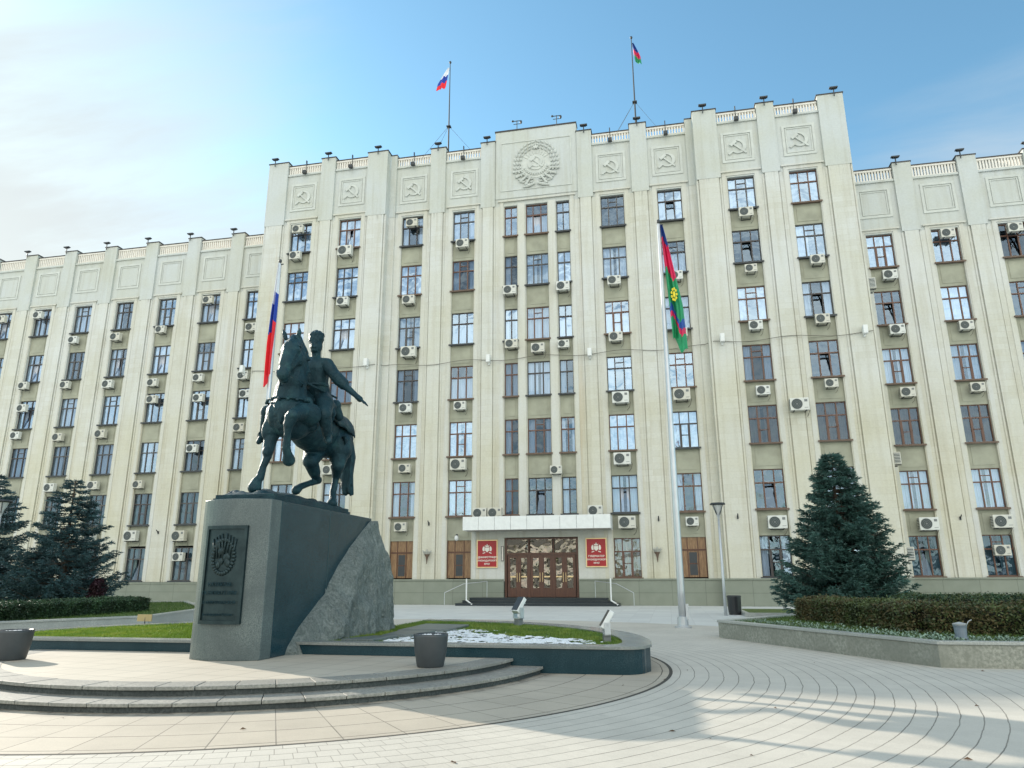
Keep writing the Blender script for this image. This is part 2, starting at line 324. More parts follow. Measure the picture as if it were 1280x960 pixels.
plain('kuban_green', (.01, .26, .10), .6); plain('kuban_red', (.62, .01, .08), .6); plain('kuban_blue', (.01, .06, .30), .6)
plain('pole_grey', (.50, .52, .54), .35, .5, var=.06)
plain('pot_grey', (.050, .057, .062), .45, var=.12, sc=4)
plain('lamp_glass', (.55, .56, .55), .2)
plain('sign_board', (.42, .33, .16), .6)

# ------------------------------------------------------------------ mesh helpers
def tag(o, label=None, cat=None, group=None, kind=None):
    if label: o['label'] = label
    if cat: o['category'] = cat
    if group: o['group'] = group
    if kind: o['kind'] = kind
    return o
def empty(name, loc=(0, 0, 0), rz=0):
    o = bpy.data.objects.new(name, None); o.empty_display_size = .3; col.objects.link(o); o.location = loc; o.rotation_euler.z = rz; return o
class MB:
    def __init__(s): s.v = []; s.f = []; s.mi = []; s.uv = []; s.cur = 0
    def add(s, vs, fs):
        b = len(s.v); s.v += [tuple(v) for v in vs]; s.f += [tuple(b+i for i in f) for f in fs]; s.mi += [s.cur]*len(fs)
    def box(s, x0, x1, y0, y1, z0, z1):
        v = [(x0, y0, z0), (x1, y0, z0), (x1, y1, z0), (x0, y1, z0), (x0, y0, z1), (x1, y0, z1), (x1, y1, z1), (x0, y1, z1)]
        s.add(v, [(0, 3, 2, 1), (4, 5, 6, 7), (0, 1, 5, 4), (1, 2, 6, 5), (2, 3, 7, 6), (3, 0, 4, 7)]); return s
    def prism(s, pts, z0, z1):          # polygon in XY, counter-clockwise
        n = len(pts); v = [(x, y, z0) for x, y in pts]+[(x, y, z1) for x, y in pts]
        s.add(v, [tuple(range(n-1, -1, -1)), tuple(range(n, 2*n))]+[(i, (i+1) % n, n+(i+1) % n, n+i) for i in range(n)]); return s
    def plate(s, pts, y0, y1):          # polygon in XZ, extruded in Y (y0 front)
        n = len(pts); v = [(x, y0, z) for x, z in pts]+[(x, y1, z) for x, z in pts]
        s.add(v, [tuple(range(n)), tuple(range(2*n-1, n-1, -1))]+[((i+1) % n, i, n+i, n+(i+1) % n) for i in range(n)]); return s
    def tube(s, pts, r, n=8, cap=True):
        pts = [Vector(p) for p in pts]; rs = r if isinstance(r, (list, tuple)) else [r]*len(pts); vs = []; fs = []
        for i, p in enumerate(pts):
            d = (pts[min(i+1, len(pts)-1)]-pts[max(i-1, 0)]).normalized()
            u = d.cross(Vector((0, 0, 1))) if abs(d.z) < .95 else d.cross(Vector((1, 0, 0))); u.normalize(); w_ = d.cross(u)
            for k in range(n):
                t = 2*math.pi*k/n; vs.append(p+(u*math.cos(t)+w_*math.sin(t))*rs[i])
        for i in range(len(pts)-1):
            for k in range(n): fs.append((i*n+k, i*n+(k+1) % n, (i+1)*n+(k+1) % n, (i+1)*n+k))
        if cap: fs += [tuple(range(n-1, -1, -1)), tuple(range((len(pts)-1)*n, len(pts)*n))]
        s.add(vs, fs); return s
    def lathe(s, prof, cx=0, cy=0, n=32):
        vs = []; fs = []
        for r, z in prof:
            for k in range(n): t = 2*math.pi*k/n; vs.append((cx+r*math.cos(t), cy+r*math.sin(t), z))
        for i in range(len(prof)-1):
            for k in range(n): fs.append((i*n+k, i*n+(k+1) % n, (i+1)*n+(k+1) % n, (i+1)*n+k))
        s.add(vs, fs+[tuple(range(n-1, -1, -1)), tuple(range((len(prof)-1)*n, len(prof)*n))]); return s
    def ell(s, c, r, n=10, m=7, rot=None):
        vs = []; fs = []
        for i in range(m+1):
            ph = math.pi*i/m
            for k in range(n):
                t = 2*math.pi*k/n; v = Vector((r[0]*math.sin(ph)*math.cos(t), r[1]*math.sin(ph)*math.sin(t), r[2]*math.cos(ph)))
                if rot: v = rot @ v
                vs.append(Vector(c)+v)
        for i in range(m):
            for k in range(n): fs.append((i*n+k, (i+1)*n+k, (i+1)*n+(k+1) % n, i*n+(k+1) % n))
        s.add(vs, fs); return s
    def build(s, name, mats, parent=None, smooth=False, bevel=0, loc=None):
        me = bpy.data.meshes.new(name); me.from_pydata(s.v, [], s.f)
        for m in (mats if isinstance(mats, (list, tuple)) else [mats]): me.materials.append(MT[m] if isinstance(m, str) else m)
        if any(s.mi): me.polygons.foreach_set('material_index', s.mi)
        me.update()
        if smooth: me.polygons.foreach_set('use_smooth', [True]*len(me.polygons))
        o = bpy.data.objects.new(name, me); col.objects.link(o)
        if parent: o.parent = parent
        if loc: o.location = loc
        if bevel:
            b = o.modifiers.new('bevel', 'BEVEL'); b.width = bevel; b.segments = 2; b.limit_method = 'ANGLE'
        return o
def copy_tree(o, parent=None):
    c = o.copy(); col.objects.link(c)
    if parent: c.parent = parent
    for ch in list(o.children): copy_tree(ch, c)
    return c
def arc(cx, cy, r, a0, a1, n):
    return [(cx+r*math.cos(a0+(a1-a0)*i/n), cy+r*math.sin(a0+(a1-a0)*i/n)) for i in range(n+1)]
def text(parent, name, body, size, loc, rot, mat, ext=.006, align='CENTER', bold=0):
    c = bpy.data.curves.new(name, 'FONT'); c.body = body; c.size = size; c.extrude = ext; c.align_x = align; c.align_y = 'CENTER'; c.offset = bold
    o = bpy.data.objects.new(name, c); col.objects.link(o)
    dg = bpy.context.evaluated_depsgraph_get(); me = bpy.data.meshes.new_from_object(o.evaluated_get(dg)); bpy.data.objects.remove(o)
    me.materials.clear(); me.materials.append(MT[mat]); o = bpy.data.objects.new(name, me); col.objects.link(o)
    o.location = loc; o.rotation_euler = rot; o.parent = parent; return o

# ------------------------------------------------------------------ ground
g = MB(); g.add([(-160, -120, 0), (160, -120, 0), (160, 160, 0), (-160, 160, 0)], [(0, 1, 2, 3)])
tag(g.build('plaza_ground', 'plaza'), kind='structure')
def annulus(r0, r1, z, n=160):
    m = MB(); vs = []
    for r in (r0, r1): vs += [(XM+r*math.cos(2*math.pi*i/n), YM+r*math.sin(2*math.pi*i/n), z) for i in range(n)]
    m.add(vs, [(i, n+i, n+(i+1) % n, (i+1) % n) for i in range(n)]); return m
tag(annulus(7.62, 15.6, .004).build('brick_paving', 'ring_brick'), kind='structure')
tag(annulus(5.0, 7.56, .004).build('tiled_path', 'apron_tile'), kind='structure')
plain('joint_dark', (.06, .055, .045), .9)
tag(annulus(7.56, 7.62, .005).build('drain_joint', 'joint_dark'), kind='structure')
# stepped round platform, cut straight along the planters' front walls
def half_disc(r, ycut, n=72):
    a0 = math.pi - math.asin((YM-ycut)/r)*-1; s = (ycut-YM)/r; b = math.asin(s)
    return [(XM+r*math.cos(t), YM+r*math.sin(t)) for t in [math.pi-b+(math.pi+2*b)*i/n for i in range(n+1)]]
YC = 13.16
plat = empty('monument_platform', (XM, YM, 0)); plat.location = (0, 0, 0)
tag(plat, 'round two-step stone platform in front of the equestrian monument', 'platform')
def ring_slab(r0, r1, z0, z1, matn, name, gap, nseg, ycut=YC, jit=.0):
    m = MB(); s = (ycut-YM)/r1; b = math.asin(s); A0 = math.pi-b; A1 = 2*math.pi+b
    for i in range(nseg):
        t0 = A0+(A1-A0)*i/nseg+gap/r1/2; t1 = A0+(A1-A0)*(i+1)/nseg-gap/r1/2
        sub = 3; outer = arc(XM, YM, r1+random.uniform(-jit, jit), t0, t1, sub); inner = arc(XM, YM, r0, t1, t0, sub)
        m.prism(outer+inner, z0, z1+random.uniform(-jit, jit)*.4)
    return m.build(name, matn, plat, bevel=.008)
m = MB(); m.prism(half_disc(5.42, YC), 0, .075); m.build('riser', 'granite_riser', plat)
ring_slab(4.7, 5.47, .075, .12, 'granite_step', 'tread', .010, 30, jit=.006)
m = MB(); m.prism(half_disc(4.90, YC), .075, .195); m.build('riser', 'granite_riser', plat)
ring_slab(4.45, 4.95, .195, .242, 'granite_step', 'tread', .010, 28, jit=.006)
m = MB(); m.prism(half_disc(4.46, YC), .195, .24); m.build('platform_floor', 'platform_tile', plat)

# ------------------------------------------------------------------ monument planters (granite kerb beds left and right)
def planter(sign, label):
    root = empty('granite_planter', (XM+sign*4, 14, 0)); base = Vector(root.location)
    tag(root, label, 'planter', 'granite planters flanking the monument')
    T = lambda P: [(x, y) for x, y in (P if sign > 0 else [(2*XM-x, y) for x, y in reversed(P)])]
    ro, ri = 7.25, 6.75; y0 = 13.18; x0 = XM+.75
    zt = .46
    def outline(r, y, inset):
        b = math.asin((y-YM)/r); ex = XM+r*math.cos(b)
        P = [(x0, y)]
        # rounded outer corner
        cr = .45-inset*.5; cxx = ex-cr-.04; cyy = y+cr
        P += arc(cxx, cyy, cr, -math.pi/2, -.12, 7)
        P += arc(XM, YM, r, math.asin((cyy-YM)/r)+.02, math.pi/2-(.75/r), 40)
        return P
    outer = outline(ro, y0, 0); inner = outline(ri, y0+.36, .36)
    inner[0] = (x0, y0+.36)
    def ring(P, Q, z0, z1, name, mat):
        P = T(P); Q = T(Q); n = len(P); m = MB()
        vs = [(x, y, z0) for x, y in P]+[(x, y, z0) for x, y in Q]+[(x, y, z1) for x, y in P]+[(x, y, z1) for x, y in Q]
        fs = []
        for i in range(n-1):
            fs += [(i, i+1, 2*n+i+1, 2*n+i), (n+i+1, n+i, 3*n+i, 3*n+i+1), (2*n+i, 2*n+i+1, 3*n+i+1, 3*n+i)]
        fs += [(0, 2*n, 3*n, n), (n-1, 2*n-1, 4*n-1, 3*n-1)]
        m.add([(a-base.x, b-base.y, c) for a, b, c in vs], fs); return m.build(name, mat, root, bevel=.006)
    ring(outer, inner, 0, zt-.05, 'wall', 'granite_polished')
    big = [(x+(.03 if i > 0 else 0)*((x-XM)/7), y-(.03 if i < 7 else -.03*((y-YM)/7))) for i, (x, y) in enumerate(outer)]
    ring(big, inner, zt-.05, zt, 'cap', 'granite_cap_sheen')
    m = MB(); n = len(inner); P = T(inner); m.add([(x-base.x, y-base.y, zt-.04) for x, y in P], [tuple(range(n))])
    m.build('soil', 'grass_soil', root)
    return T(inner), zt-.04
def inpoly(x, y, P):
    c = False; j = len(P)-1
    for i in range(len(P)):
        if (P[i][1] > y) != (P[j][1] > y) and x < (P[j][0]-P[i][0])*(y-P[i][1])/(P[j][1]-P[i][1])+P[i][0]: c = not c
        j = i
    return c
def grass(P, z, n, mat, hmin, hmax, wid, name, label_kind=True, skip=None):
    xs = [p[0] for p in P]; ys = [p[1] for p in P]; m = MB(); k = 0
    while k < n:
        x = random.uniform(min(xs), max(xs)); y = random.uniform(min(ys), max(ys))
        if not inpoly(x, y, P): k += 1; continue
        if skip and skip(x, y): k += 1; continue
        k += 1; t = random.uniform(0, math.pi); h = random.uniform(hmin, hmax); c = math.cos(t)*wid/2; s = math.sin(t)*wid/2
        lx = random.uniform(-.5, .5)*h; ly = random.uniform(-.5, .5)*h
        m.add([(x-c, y-s, z), (x+c, y+s, z), (x+lx, y+ly, z+h)], [(0, 1, 2)])
    o = m.build(name, mat); tag(o, kind='stuff'); return o
PR, zr = planter(1, 'dark granite kerbed bed with snow and grass, right of the monument')
PL, zl = planter(-1, 'dark granite kerbed bed with bright lawn, left of the monument')
def snowy(x, y):
    d = noise.noise(Vector((x*1.1, y*1.6, 3)))*.55+noise.noise(Vector((x*5, y*6, 9)))*.35
    return (y < 16.5+(x+4)*(-.85)+d*1.7) and x < -1.3+d*1.2 and x > -5.45+.15*d
o = grass(PR, zr, 60000, 'blade_mid', .02, .055, .012, 'bed_grass', skip=lambda x, y: snowy(x, y) and random.random() < .93); tag(o, 'short grass showing between snow in the right planter', 'grass')
o = grass(PL, zl, 60000, 'blade', .03, .075, .014, 'lawn_grass'); tag(o, 'bright green lawn in the left planter', 'grass')
m = MB(); st = .045; x = -5.9
gx = int(5.6/st); gy = int(6.4/st)
hh = {}
for i in range(gx):
    for j in range(gy):
        X = -6.0+i*st; Y = 13.5+j*st
        if snowy(X, Y) and inpoly(X, Y, PR) and noise.noise(Vector((X*7, Y*7, 2))) > -.40+.35*max(0, noise.noise(Vector((X*1.5, Y*1.5, 8)))): hh[(i, j)] = zr+.012+.022*abs(noise.noise(Vector((X*6, Y*6, 0))))+random.uniform(0, .012)
idx = {}; vs = []; fs = []
for (i, j), h in hh.items(): idx[(i, j)] = len(vs); vs.append((-6.0+i*st+random.uniform(-.01, .01), 13.5+j*st+random.uniform(-.01, .01), h))
for (i, j) in hh:
    q = [(i, j), (i+1, j), (i+1, j+1), (i, j+1)]
    if all(k in idx for k in q): fs.append(tuple(idx[k] for k in q))
m.add(vs, fs); s_ = m.build('snow_patch', 'snow', smooth=True); tag(s_, 'thin white snow lying in the right planter', 'snow', kind='stuff')

# ------------------------------------------------------------------ pedestal, rock
PX0, PX1, PY0, PY1, PT = -8.33, -6.97, 12.05, 16.7, 3.0
ped = empty('monument_pedestal', (0, 0, 0)); tag(ped, 'tall dark polished granite pedestal with bronze plaque carrying the horseman', 'pedestal')
m = MB()
front = arc((PX0+PX1)/2, PY0+1.02, 1.22, math.pi+.98, 2*math.pi-.98, 14)
front = [(PX0, PY0+.30)]+[(x, y) for x, y in front if PX0 < x < PX1]+[(PX1, PY0+.30)]
m.prism([(x, y) for x, y in front]+[(PX1, PY0+.36), (PX0, PY0+.36)], .24, PT); m.build('front_block', 'granite_honed', ped, bevel=.012)
m = MB(); m.box(PX0+.004, PX1-.004, PY0+.364, PY0+2.395, .24, PT-.002); m.build('shaft', 'granite_polished', ped, bevel=.014)
m = MB(); m.box(PX0+.004, PX1-.004, PY0+2.413, PY1, .24, PT-.002); m.build('shaft', 'granite_polished', ped, bevel=.014)
# rough rock growing out of the pedestal's side and rear
def rock_mesh():
    m = MB(); NY, NZ = 70, 56; pts = {}
    ya, yb, z1 = 12.75, 17.75, 2.93
    side = []
    for i in range(NY+1):
        for j in range(NZ+1):
            v = j/NZ; z = .20+v*(z1-.20)
            # left edge climbs from the foot at the front to the rear top
            e = [(0, 12.85), (.05, 12.9), (.18, 13.3), (.34, 14.05), (.40, 14.35), (.55, 14.75), (.75, 15.45), (.93, 16.25), (1, 16.6)]
            yl = 0
            for (a_, b_), (c_, d_) in zip(e, e[1:]):
                if a_ <= v <= c_: yl = b_+(d_-b_)*(v-a_)/(c_-a_); break
            yl += .07*noise.noise(Vector((v*9, 2, 1)))
            yr = 17.75-.75*v+.10*noise.noise(Vector((v*5, 7, 1)))
            u = i/NY; y = yl+(yr-yl)*u
            bulge = (.10+.42*(1-v)**.8)*min(1, u*5)**.7*(1-max(0, (u-.9)*6)*.5)
            if u < .02: bulge = .02
            nn = noise.noise(Vector((y*1.3, z*1.3, 0)))*.20+(.5-abs(noise.noise(Vector((y*3.1, z*1.9, 5)))))*.16+noise.noise(Vector((y*6, z*3.6, 5)))*.07+noise.noise(Vector((y*13, z*9, 5)))*.035
            x = PX1-.03+bulge+nn*min(1, u*6)*(.5+.5*(1-v))
            if j == NZ: z += .03*noise.noise(Vector((y*3, 0, 0)))
            pts[(i, j)] = (max(x, PX1-.05 if u < .03 else x), y, z)
    vs = []; fs = []
    for i in range(NY+1):
        for j in range(NZ+1): vs.append(pts[(i, j)])
    n = NZ+1
    for i in range(NY):
        for j in range(NZ): fs.append((i*n+j, (i+1)*n+j, (i+1)*n+j+1, i*n+j+1))
    b = len(vs)      # rear face back to the pedestal's far side
    for i in range(NY+1): x, y, z = pts[(i, NZ)]; vs.append((-8.2, min(y+.1, 17.5), z-.02))
    for i in range(NY): fs.append((i*n+NZ, (i+1)*n+NZ, b+i+1, b+i))
    c = len(vs)
    for j in range(NZ+1): x, y, z = pts[(NY, j)]; vs.append((-8.4, y, z))
    for j in range(NZ): fs.append((NY*n+j, c+j, c+j+1, NY*n+j+1))
    d = len(vs)
    for j in range(NZ+1): x, y, z = pts[(NY, j)]; vs.append((-8.4, PY1-.1, z))
    for j in range(NZ): fs.append((c+j, d+j, d+j+1, c+j+1))
    m.add(vs, fs); return m
rk = rock_mesh().build('rough_rock', 'rock', ped)
rk.data.polygons.foreach_set('use_smooth', [True]*len(rk.data.polygons))
# bronze plaque on the curved front
def on_front(u):      # u in metres along x from centre
    x = (PX0+PX1)/2+u; yc = PY0+1.02; return x, yc-math.sqrt(1.22**2-u*u)
m = MB(); N = 16
def plaque(u0, u1, z0, z1, d0, d1):
    vs = []; fs = []
    for i in range(N+1):
        u = u0+(u1-u0)*i/N; x, y = on_front(u)
        for (dd, z) in ((d0, z0), (d0, z1), (d1, z0), (d1, z1)): vs.append((x, y-dd, z))
    for i in range(N):
        a_ = i*4; b_ = a_+4; fs += [(a_+2, b_+2, b_+3, a_+3), (a_+3, b_+3, b_+1, a_+1), (a_, b_, b_+2, a_+2)]
    fs += [(0, 2, 3, 1), (N*4+1, N*4+3, N*4+2, N*4)]
    m.add(vs, fs)
plaque(-.46, .36, .84, 2.52, -.02, .035); pq = m.build('plaque', 'bronze_plate', ped)
m = MB()
for (u0, u1, z0, z1) in ((-.46, .36, .84, .90), (-.46, .36, 2.46, 2.52), (-.46, -.41, .90, 2.46), (.31, .36, .90, 2.46)): plaque(u0, u1, z0, z1, .03, .06)
m.build('plaque_frame', 'bronze_plate', pq)
# wreath with banners in relief
m = MB()
for k in range(30):
    t = 2*math.pi*k/30; u = -.05+.21*math.cos(t); z = 1.98+.29*math.sin(t)
    x, y = on_front(u); m.ell((x, y-.045, z), (.045, .03, .03), 6, 4, Matrix.Rotation(-t, 3, 'Y'))
for k in range(11):
    u = -.05+random.uniform(-.13, .13); z = 2.0+random.uniform(-.2, .22); x, y = on_front(u); m.ell((x, y-.04, z), (.05, .03, .07), 7, 5)
for sgn in (-1, 1):
    for q in range(4):
        u = -.05+sgn*.06*q; x, y = on_front(u); x2, y2 = on_front(u+sgn*.05)
        m.tube([(x, y-.045, 1.95), (x2, y2-.05, 2.38-.03*q)], .018, 6)
m.build('wreath_relief', 'bronze_plate', pq, smooth=True)
for (s_t, z, sz) in (('КАЗАКАМ-', 1.50, .095), ('ОСНОВАТЕЛЯМ', 1.36, .088), ('ЗЕМЛИ КУБАНСКОЙ', 1.20, .066), ('благодарная Кубань', 1.00, .06)):
    x, y = on_front(-.05); text(pq, 'lettering', s_t, sz, (x, y-.047, z), (R(90), 0, R(-3)), 'bronze', .006)
# flat granite slabs in the bed beside the rock
fl = MB()
for P in ([(-6.2, 13.6), (-5.55, 13.62), (-5.4, 14.6), (-5.9, 14.5)], [(-5.8, 14.66), (-5.2, 14.8), (-5.1, 16.1), (-5.9, 16.0)], [(-6.0, 16.1), (-4.9, 16.3), (-4.9, 18.2), (-6.1, 18.4)]):
    fl.prism(P, zr, zr+.07)
tag(fl.build('stone_slab', 'granite_honed', bevel=.02), 'flat grey stone slabs laid at the foot of the rough rock', 'stone slabs')

# ------------------------------------------------------------------ equestrian statue
J = {'chestA': (-7.246, 13.05, 4.768), 'chestB': (-7.448, 13.7, 5.004), 'bellyC': (-7.48, 14.4, 4.89), 'D': (-7.455, 15.0, 4.732), 'E': (-7.42, 15.3, 4.731), 'neck0': (-7.284, 12.95, 5.028), 'neck1': (-7.178, 12.85, 5.463), 'neck2': (-7.121, 12.8, 5.95), 'poll': (-7.137, 12.7, 6.157), 'brow': (-7.075, 12.48, 5.983), 'nose': (-7.064, 12.3, 5.583), 'muz': (-7.084, 12.27, 5.415), 'jaw': (-7.053, 12.62, 5.857), 'earL0': (-7.315, 12.65, 6.29), 'earL1': (-7.367, 12.62, 6.471), 'earR0': (-7.035, 12.65, 6.303), 'earR1': (-6.998, 12.62, 6.478), 'mane0': (-7.051, 12.85, 6.302), 'mane1': (-6.997, 12.95, 6.072), 'mane2': (-7.051, 13.1, 5.778), 'rfsh': (-7.557, 13.0, 4.805), 'rfel': (-7.629, 12.95, 4.355), 'rfkn': (-7.611, 12.85, 4.015), 'rfcn': (-7.676, 12.83, 3.729), 'rffe': (-7.706, 12.8, 3.506), 'rfho': (-7.781, 12.75, 3.346), 'lfsh': (-6.845, 12.95, 4.759), 'lfkn': (-6.874, 12.35, 4.598), 'lfk2': (-6.945, 12.38, 4.452), 'lffe': (-7.05, 12.55, 4.006), 'lfho': (-7.076, 12.72, 3.817), 'rhth': (-7.623, 14.9, 4.482), 'rhst': (-7.522, 14.45, 4.082), 'rhga': (-7.537, 14.7, 3.872), 'rhho': (-7.567, 14.9, 3.704), 'rhfe': (-7.679, 14.4, 3.523), 'rhhf': (-7.704, 14.25, 3.421), 'lhth': (-7.169, 15.1, 4.425), 'lhga': (-7.137, 15.0, 4.044), 'lhho': (-7.231, 15.15, 3.815), 'lhfe': (-7.262, 15.1, 3.451), 'lhhf': (-7.201, 15.0, 3.245), 'tail0': (-7.284, 15.65, 4.789), 'tail1': (-7.228, 15.85, 4.362), 'tail2': (-7.3, 15.85, 3.872), 'tail3': (-7.275, 15.8, 3.51), 'pelv': (-7.085, 13.8, 5.375), 'wai': (-7.088, 13.7, 5.597), 'che': (-7.103, 13.65, 5.902), 'shL': (-7.292, 13.6, 6.042), 'shR': (-6.845, 13.6, 5.978), 'nek': (-7.118, 13.6, 6.192), 'head': (-7.107, 13.55, 6.39), 'hat': (-7.132, 13.57, 6.597), 'hipR': (-6.96, 13.75, 5.251), 'knR': (-6.643, 13.2, 4.804), 'ankR': (-6.644, 13.4, 4.431), 'toeR': (-6.477, 13.15, 4.246), 'elR': (-6.482, 13.5, 5.561), 'wrR': (-6.058, 13.35, 5.217), 'haR': (-5.926, 13.3, 5.105), 'fi': (-5.773, 13.28, 4.993), 'elL': (-7.35, 13.5, 5.56), 'haL': (-7.171, 13.2, 5.267), 'toeL': (-8.092, 13.35, 4.349), 'ankL': (-8.142, 13.5, 4.531), 'sab0': (-7.084, 13.35, 5.471), 'sab1': (-6.745, 13.9, 5.346), 'bl0': (-6.909, 14.3, 5.29), 'bl1': (-6.901, 15.2, 4.746), 'bl2': (-6.971, 14.9, 4.583), 'roll': (-6.895, 14.2, 5.212)}
J = {k: Vector(v) for k, v in J.items()}
def V(n): return J[n] if isinstance(n, str) else Vector(n)
class Blob(MB):
    def cap(s, a_, ra, b_, rb, n=14):       # tapered capsule between two joints
        a_, b_ = V(a_), V(b_); d = b_-a_; Ln = d.length; q = d.to_track_quat('Z', 'Y').to_matrix(); vs = []; fs = []; prof = []
        for i in range(6): t = math.pi/2*i/6; prof.append((ra*math.sin(t), -ra*math.cos(t)))
        for i in range(7): t = math.pi/2*(1-i/6); prof.append((rb*math.sin(t) if i < 6 else 0.0005, Ln+rb*math.cos(t)))
        prof[0] = (.0005, -ra)
        for r, z in prof:
            for k in range(n): t = 2*math.pi*k/n; vs.append(a_+q @ Vector((r*math.cos(t), r*math.sin(t), z)))
        for i in range(len(prof)-1):
            for k in range(n): fs.append((i*n+k, i*n+(k+1) % n, (i+1)*n+(k+1) % n, (i+1)*n+k))
        fs += [tuple(range(n-1, -1, -1)), tuple(range((len(prof)-1)*n, len(prof)*n))]
        s.add(vs, fs); return s
    def chain(s, *a_):                      # joint, r, joint, r ...
        for i in range(0, len(a_)-2, 2): s.cap(a_[i], a_[i+1], a_[i+2], a_[i+3])
        return s
    def ball(s, c, r, rot=None): s.ell(V(c), r, 16, 10, rot); return s
def remesh(o, vox, smooth=4, fac=.5, disp=0):
    r = o.modifiers.new('remesh', 'REMESH'); r.mode = 'VOXEL'; r.voxel_size = vox; r.use_smooth_shade = True
    s_ = o.modifiers.new('smooth', 'SMOOTH'); s_.factor = fac; s_.iterations = smooth
    dg = bpy.context.evaluated_depsgraph_get(); me = bpy.data.meshes.new_from_object(o.evaluated_get(dg)); mats = list(o.data.materials)
    o.modifiers.clear(); o.data = me
    if not me.materials:
        for q in mats: me.materials.append(q)
    me.polygons.foreach_set('use_smooth', [True]*len(me.polygons))
stat = empty('equestrian_statue', (0, 0, 0)); tag(stat, 'dark bronze statue of a hatted horseman with arm stretched out on prancing horse', 'statue')
def O(n, dx=0, dy=0, dz=0): return V(n)+Vector((dx, dy, dz))
b = Blob()
# trunk
b.ball('chestA', (.44, .50, .50)); b.ball('chestB', (.47, .60, .50)); b.ball(O('bellyC', 0, 0, -.07), (.49, .78, .56)); b.ball(O('D', 0, 0, -.03), (.43, .58, .48)); b.ball('E', (.45, .48, .48))
b.ball(O('chestA', .0, -.12, .06), (.36, .42, .38)); b.ball(O('chestA', -.20, -.22, .0), (.20, .26, .30)); b.ball(O('chestA', .20, -.22, .0), (.20, .26, .30))
# neck and head
b.chain('neck0', .38, O('neck0', .02, -.02, .22), .32, O('neck1', -.02, 0, 0), .27, O('neck2', -.02, 0, 0), .215, 'poll', .175)
b.cap(O('neck1', .02, .2, .0), .17, O('neck2', .02, .18, .1), .13)
b.chain('poll', .165, 'brow', .185, O('nose', 0, 0, .06), .135, 'nose', .125, 'muz', .125)
b.cap('jaw', .17, O('nose', .0, .08, -.02), .085)
b.ball(O('muz', 0, -.02, .0), (.13, .11, .11)); b.ball(O('muz', 0, .06, -.10), (.085, .08, .06))
for sg in (-1, 1):
    b.ball(O('brow', sg*.158, -.02, -.02), (.045, .075, .06)); b.ball(O('muz', sg*.085, -.065, .03), (.04, .04, .05))
    b.ball(O('jaw', sg*.10, .03, -.02), (.06, .12, .14))
b.chain('earL0', .045, V('earL0').lerp(V('earL1'), .5), .052, 'earL1', .014); b.chain('earR0', .045, V('earR0').lerp(V('earR1'), .5), .052, 'earR1', .014)
b.chain(O('poll', .0, -.06, .13), .07, O('brow', .03, -.10, .12), .05, O('brow', .03, -.13, -.02), .025)
for k in range(9):
    t = k/8; p = V('mane0').lerp(V('mane1'), min(1, t*2)) if t < .5 else V('mane1').lerp(V('mane2'), t*2-1)
    b.cap(p+Vector((-.08, .02, .03)), .07, p+Vector((.03+.04*math.sin(k*2.1), .03, -.16)), .03)
# planted right foreleg
b.chain('rfsh', .25, O('rfel', .03, 0, .12), .19, 'rfel', .155, 'rfkn', .105, O('rfkn', 0, 0, -.1), .082, 'rfcn', .07, 'rffe', .085)
b.ball(O('rfkn', 0, -.03, 0), (.098, .10, .11))
b.cap('rffe', .08, O('rffe', -.03, -.03, -.06), .085); b.cap(O('rffe', -.04, -.04, -.08), .10, O('rfho', .02, -.02, -.04), .135)
# raised left foreleg
b.chain('lfsh', .25, O('lfsh', .0, -.25, .0), .18, O('lfkn', .02, 0, .02), .125, 'lfk2', .105, O('lfk2', -.04, .05, -.18), .068, 'lffe', .080)
b.ball(O('lfkn', -.02, -.02, -.02), (.12, .09, .12)); b.cap(O('lffe', 0, -.01, .02), .09, O('lffe', .0, .05, -.08), .08); b.cap(O('lffe', 0, .06, -.09), .085, 'lfho', .125)
# hind legs
b.chain(O('rhth', .0, 0, .0), .32, 'rhst', .175, 'rhga', .135, 'rhho', .085, O('rhho', -.06, -.25, -.09), .068, 'rhfe', .075, 'rhhf', .10)
b.ball(O('rhho', .02, .04, .02), (.075, .09, .09))
b.chain(O('lhth', -.02, 0, .1), .33, 'lhth', .29, 'lhga', .165, 'lhho', .09, O('lhho', -.01, -.01, -.12), .075, 'lhfe', .080, 'lhhf', .085)
b.cap(O('lhhf', 0, -.01, .03), .085, O('lhhf', .01, -.05, -.04), .12)
# tail
b.chain('tail0', .10, O('tail0', .03, .16, -.08), .10, 'tail1', .13, 'tail2', .15, O('tail2', .02, -.0, -.2), .13, 'tail3', .055)
for k in range(26):      # strands of the tail and the mane
    t = random.random(); p = V('tail0').lerp(V('tail1'), t)+Vector((random.uniform(-.10, .10), random.uniform(.0, .15), 0)); q = V('tail2').lerp(V('tail3'), random.random()*1.1)+Vector((random.uniform(-.15, .15), random.uniform(-.1, .12), random.uniform(-.05, .05))); b.cap(p, .045, q, .034, 6)
# leg and chest muscles
b.ball(O('rfel', -.06, -.10, .10), (.09, .10, .2)); b.ball(O('chestA', 0, -.46, -.06), (.05, .06, .2)); b.cap(O('chestA', -.30, -.12, .25), .12, O('chestA', -.36, .1, -.2), .12); b.cap(O('chestA', .32, -.05, .25), .12, O('chestA', .36, .15, -.2), .12)
hs = b.build('horse', 'bronze', stat); remesh(hs, .019, 2)
